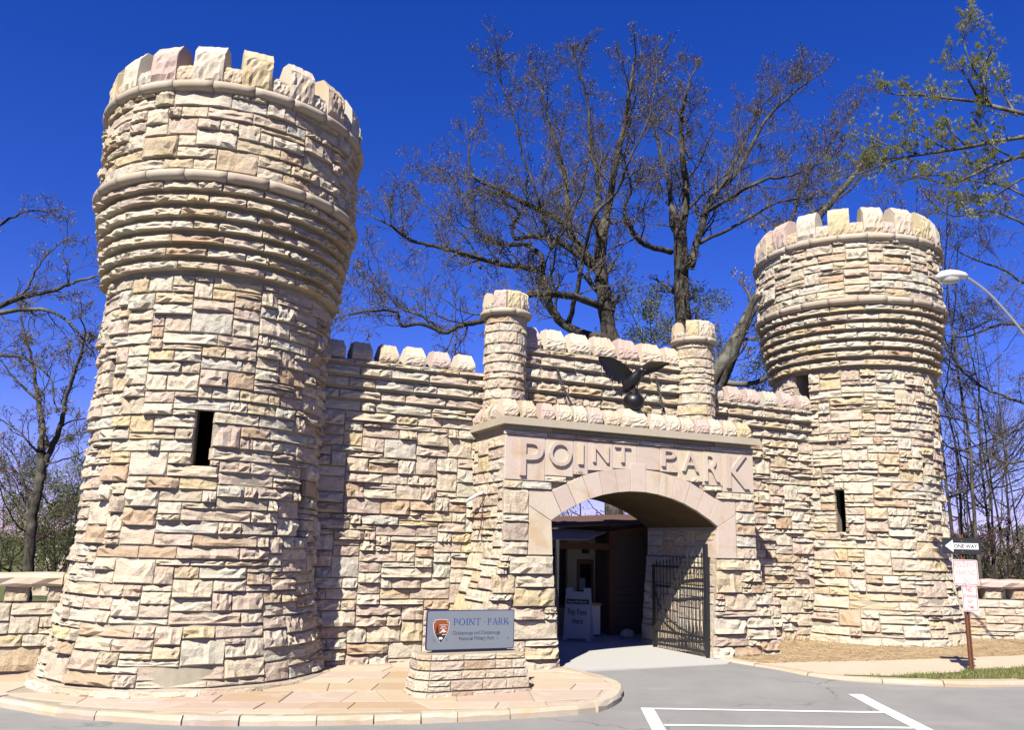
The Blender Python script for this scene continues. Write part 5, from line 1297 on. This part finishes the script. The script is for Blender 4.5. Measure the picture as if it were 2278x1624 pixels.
for i, (px, Y, h) in enumerate(((2120, 40, 3.2), (2150, 46, 3.6), (2185, 38, 3.0), (2215, 50, 4.2), (2250, 42, 3.4), (2280, 47, 4.0))):
    random_tree('understory_shrub', ('leafing understory shrub among the bare trees beyond the low wall' if i % 2 else 'low twiggy understory shrub among the bare trees beyond the low wall'), 'shrub', at_ground(px, Y), Y, h, .05, 860+i, Cfg(maxl=3, nc={1: 5, 2: 4, 3: 2}), 11, M_BARKD, M_LEAFD if i % 2 else M_BUD, 4, .05, .22, 1.9, (.6, 1.4), .8, first=.06, group='understory shrubs beyond the low wall')
tree('overhanging_oak', 'bare oak limbs curving in beside the far tower under the street lamp', 'tree', 29, [
    ([(2420, 1250), (2415, 1050), (2390, 880), (2370, 740), (2350, 600), (2330, 450), (2310, 330)], .34, .05, .3),
    ([(2380, 820), (2300, 740), (2240, 720, 1), (2190, 735, 1), (2150, 750, 1), (2115, 748, 1)], .10, .02, .9),
    ([(2395, 900), (2300, 900), (2230, 880), (2170, 850), (2120, 800), (2100, 760)], .10, .02, 1),
    ([(2360, 700), (2290, 640, 1), (2230, 600, 1), (2150, 570, 1), (2110, 540, 1)], .09, .02, 1),
    ([(2345, 560), (2280, 500), (2200, 470), (2120, 480), (2080, 455)], .09, .02, 1),
    ([(2400, 1000), (2320, 1010), (2250, 1030), (2180, 1000), (2120, 930)], .09, .02, 1),
    ([(2340, 480), (2250, 420, 2), (2150, 400, 2), (2050, 390, 2), (1980, 420, 2)], .08, .02, 1),
], 751, OAK, 1.3, (1, 2.4), M_BARKD, M_BUD, 2, .03, .10, frac=.5)
# ---- white pine reaching in from the side of the lamp
PINE = Cfg(maxl=2, nc={1: 5, 2: 3}, wig=.16, up=.06, ratio=(.4, .6), ang=(30, 60), rmin=.005)
rgp = random.Random(91); trunk = MB(); tw = MB(); tips = []
x0 = 17.0; base = (x0, 24, g(x0, 24)); trunk.tube([(x0, 24, .2), (x0+.05, 24, 7), (x0-.05, 24, 14), (x0, 24, 21)], [.40, .34, .25, .06], 12)
for pts, r0, r1 in (
    ([z2(2360, 760), z2(1890, 650), z2(1800, 620), z2(1600, 595), z2(1450, 575), z2(1320, 575), z2(1210, 560)], .055, .012),
    ([z2(1770, 605), z2(1700, 470), z2(1640, 390), z2(1580, 310)], .028, .01), ([z2(1835, 625), z2(1800, 480), z2(1815, 380), z2(1850, 290)], .025, .01),
    ([z2(1850, 640), z2(1690, 300), z2(1700, 150), z2(1722, 80)], .02, .008),
    ([z2(2360, 780), z2(1890, 850), z2(1750, 880), z2(1600, 905), z2(1450, 930), z2(1280, 960), z2(1100, 1030), z2(900, 1085)], .06, .012),
    ([z2(1580, 905), z2(1480, 850), z2(1380, 790), z2(1300, 740)], .022, .009), ([z2(1420, 935), z2(1250, 890), z2(1120, 830), z2(1010, 790)], .024, .009),
    ([z2(1300, 955), z2(1180, 960), z2(1050, 980)], .018, .008), ([z2(1700, 890), z2(1600, 790), z2(1560, 720)], .02, .008),
    ([z2(2360, 860), z2(1890, 985), z2(1750, 1050), z2(1620, 1105), z2(1520, 1100), z2(1380, 1060)], .045, .012),
    ([z2(1900, 1000), z2(1800, 1100), z2(1740, 1170), z2(1660, 1220)], .022, .009), ([z2(2000, 960), z2(1880, 900), z2(1800, 800), z2(1740, 720)], .025, .009),
    ([z2(2360, 900), z2(2000, 1100), z2(1880, 1180), z2(1780, 1230)], .035, .01), ([z2(2000, 700), z2(1920, 560), z2(1880, 460)], .025, .009)):
    P = catmull([aty(p[0], p[1], 24.0+rgp.uniform(-.7, .7)) for p in pts], 5); n = len(P); rad = [1.3*(r0+(r1-r0)*i/(n-1)) for i in range(n)]
    trunk.tube(P, rad, 7); L = sum(math.dist(a, b) for a, b in zip(P, P[1:]))
    for q in range(int(L*4.2)):
        t = .1+.9*rgp.random(); i = min(n-2, int(t*(n-1))); d = vnorm(tuple(P[i+1][c]-P[i][c] for c in range(3)))
        branch(tw, tips, P[i], side_dir(d, rgp, PINE), rgp.uniform(.3, .85), .010, 1, rgp, PINE)
    tips.append((P[-1], d))
root = thing('pine_tree', base, 'white pine boughs with yellow green needle tufts reaching over the far tower', 'tree')
part('trunk', trunk, M_BARK, root, True); part('branches', tw, M_TWIG, root, kind='stuff'); mb = MB()
for p, d in tips:
    for k in range(22):
        v_ = vnorm((d[0]+rgp.gauss(0, .6), d[1]+rgp.gauss(0, .6), d[2]+rgp.gauss(0, .6))); l = rgp.uniform(.08, .17); w = .013
        b = (-v_[1]*w, v_[0]*w, w*.5); s_ = rgp.uniform(-.05, .02); o_ = (p[0]+d[0]*s_, p[1]+d[1]*s_, p[2]+d[2]*s_)
        mb.add([(o_[0]-b[0], o_[1]-b[1], o_[2]-b[2]), (o_[0]+b[0], o_[1]+b[1], o_[2]+b[2]), (o_[0]+v_[0]*l, o_[1]+v_[1]*l, o_[2]+v_[2]*l)], [(0, 1, 2)])
part('needles', mb, M_NEEDLE, root, kind='stuff')
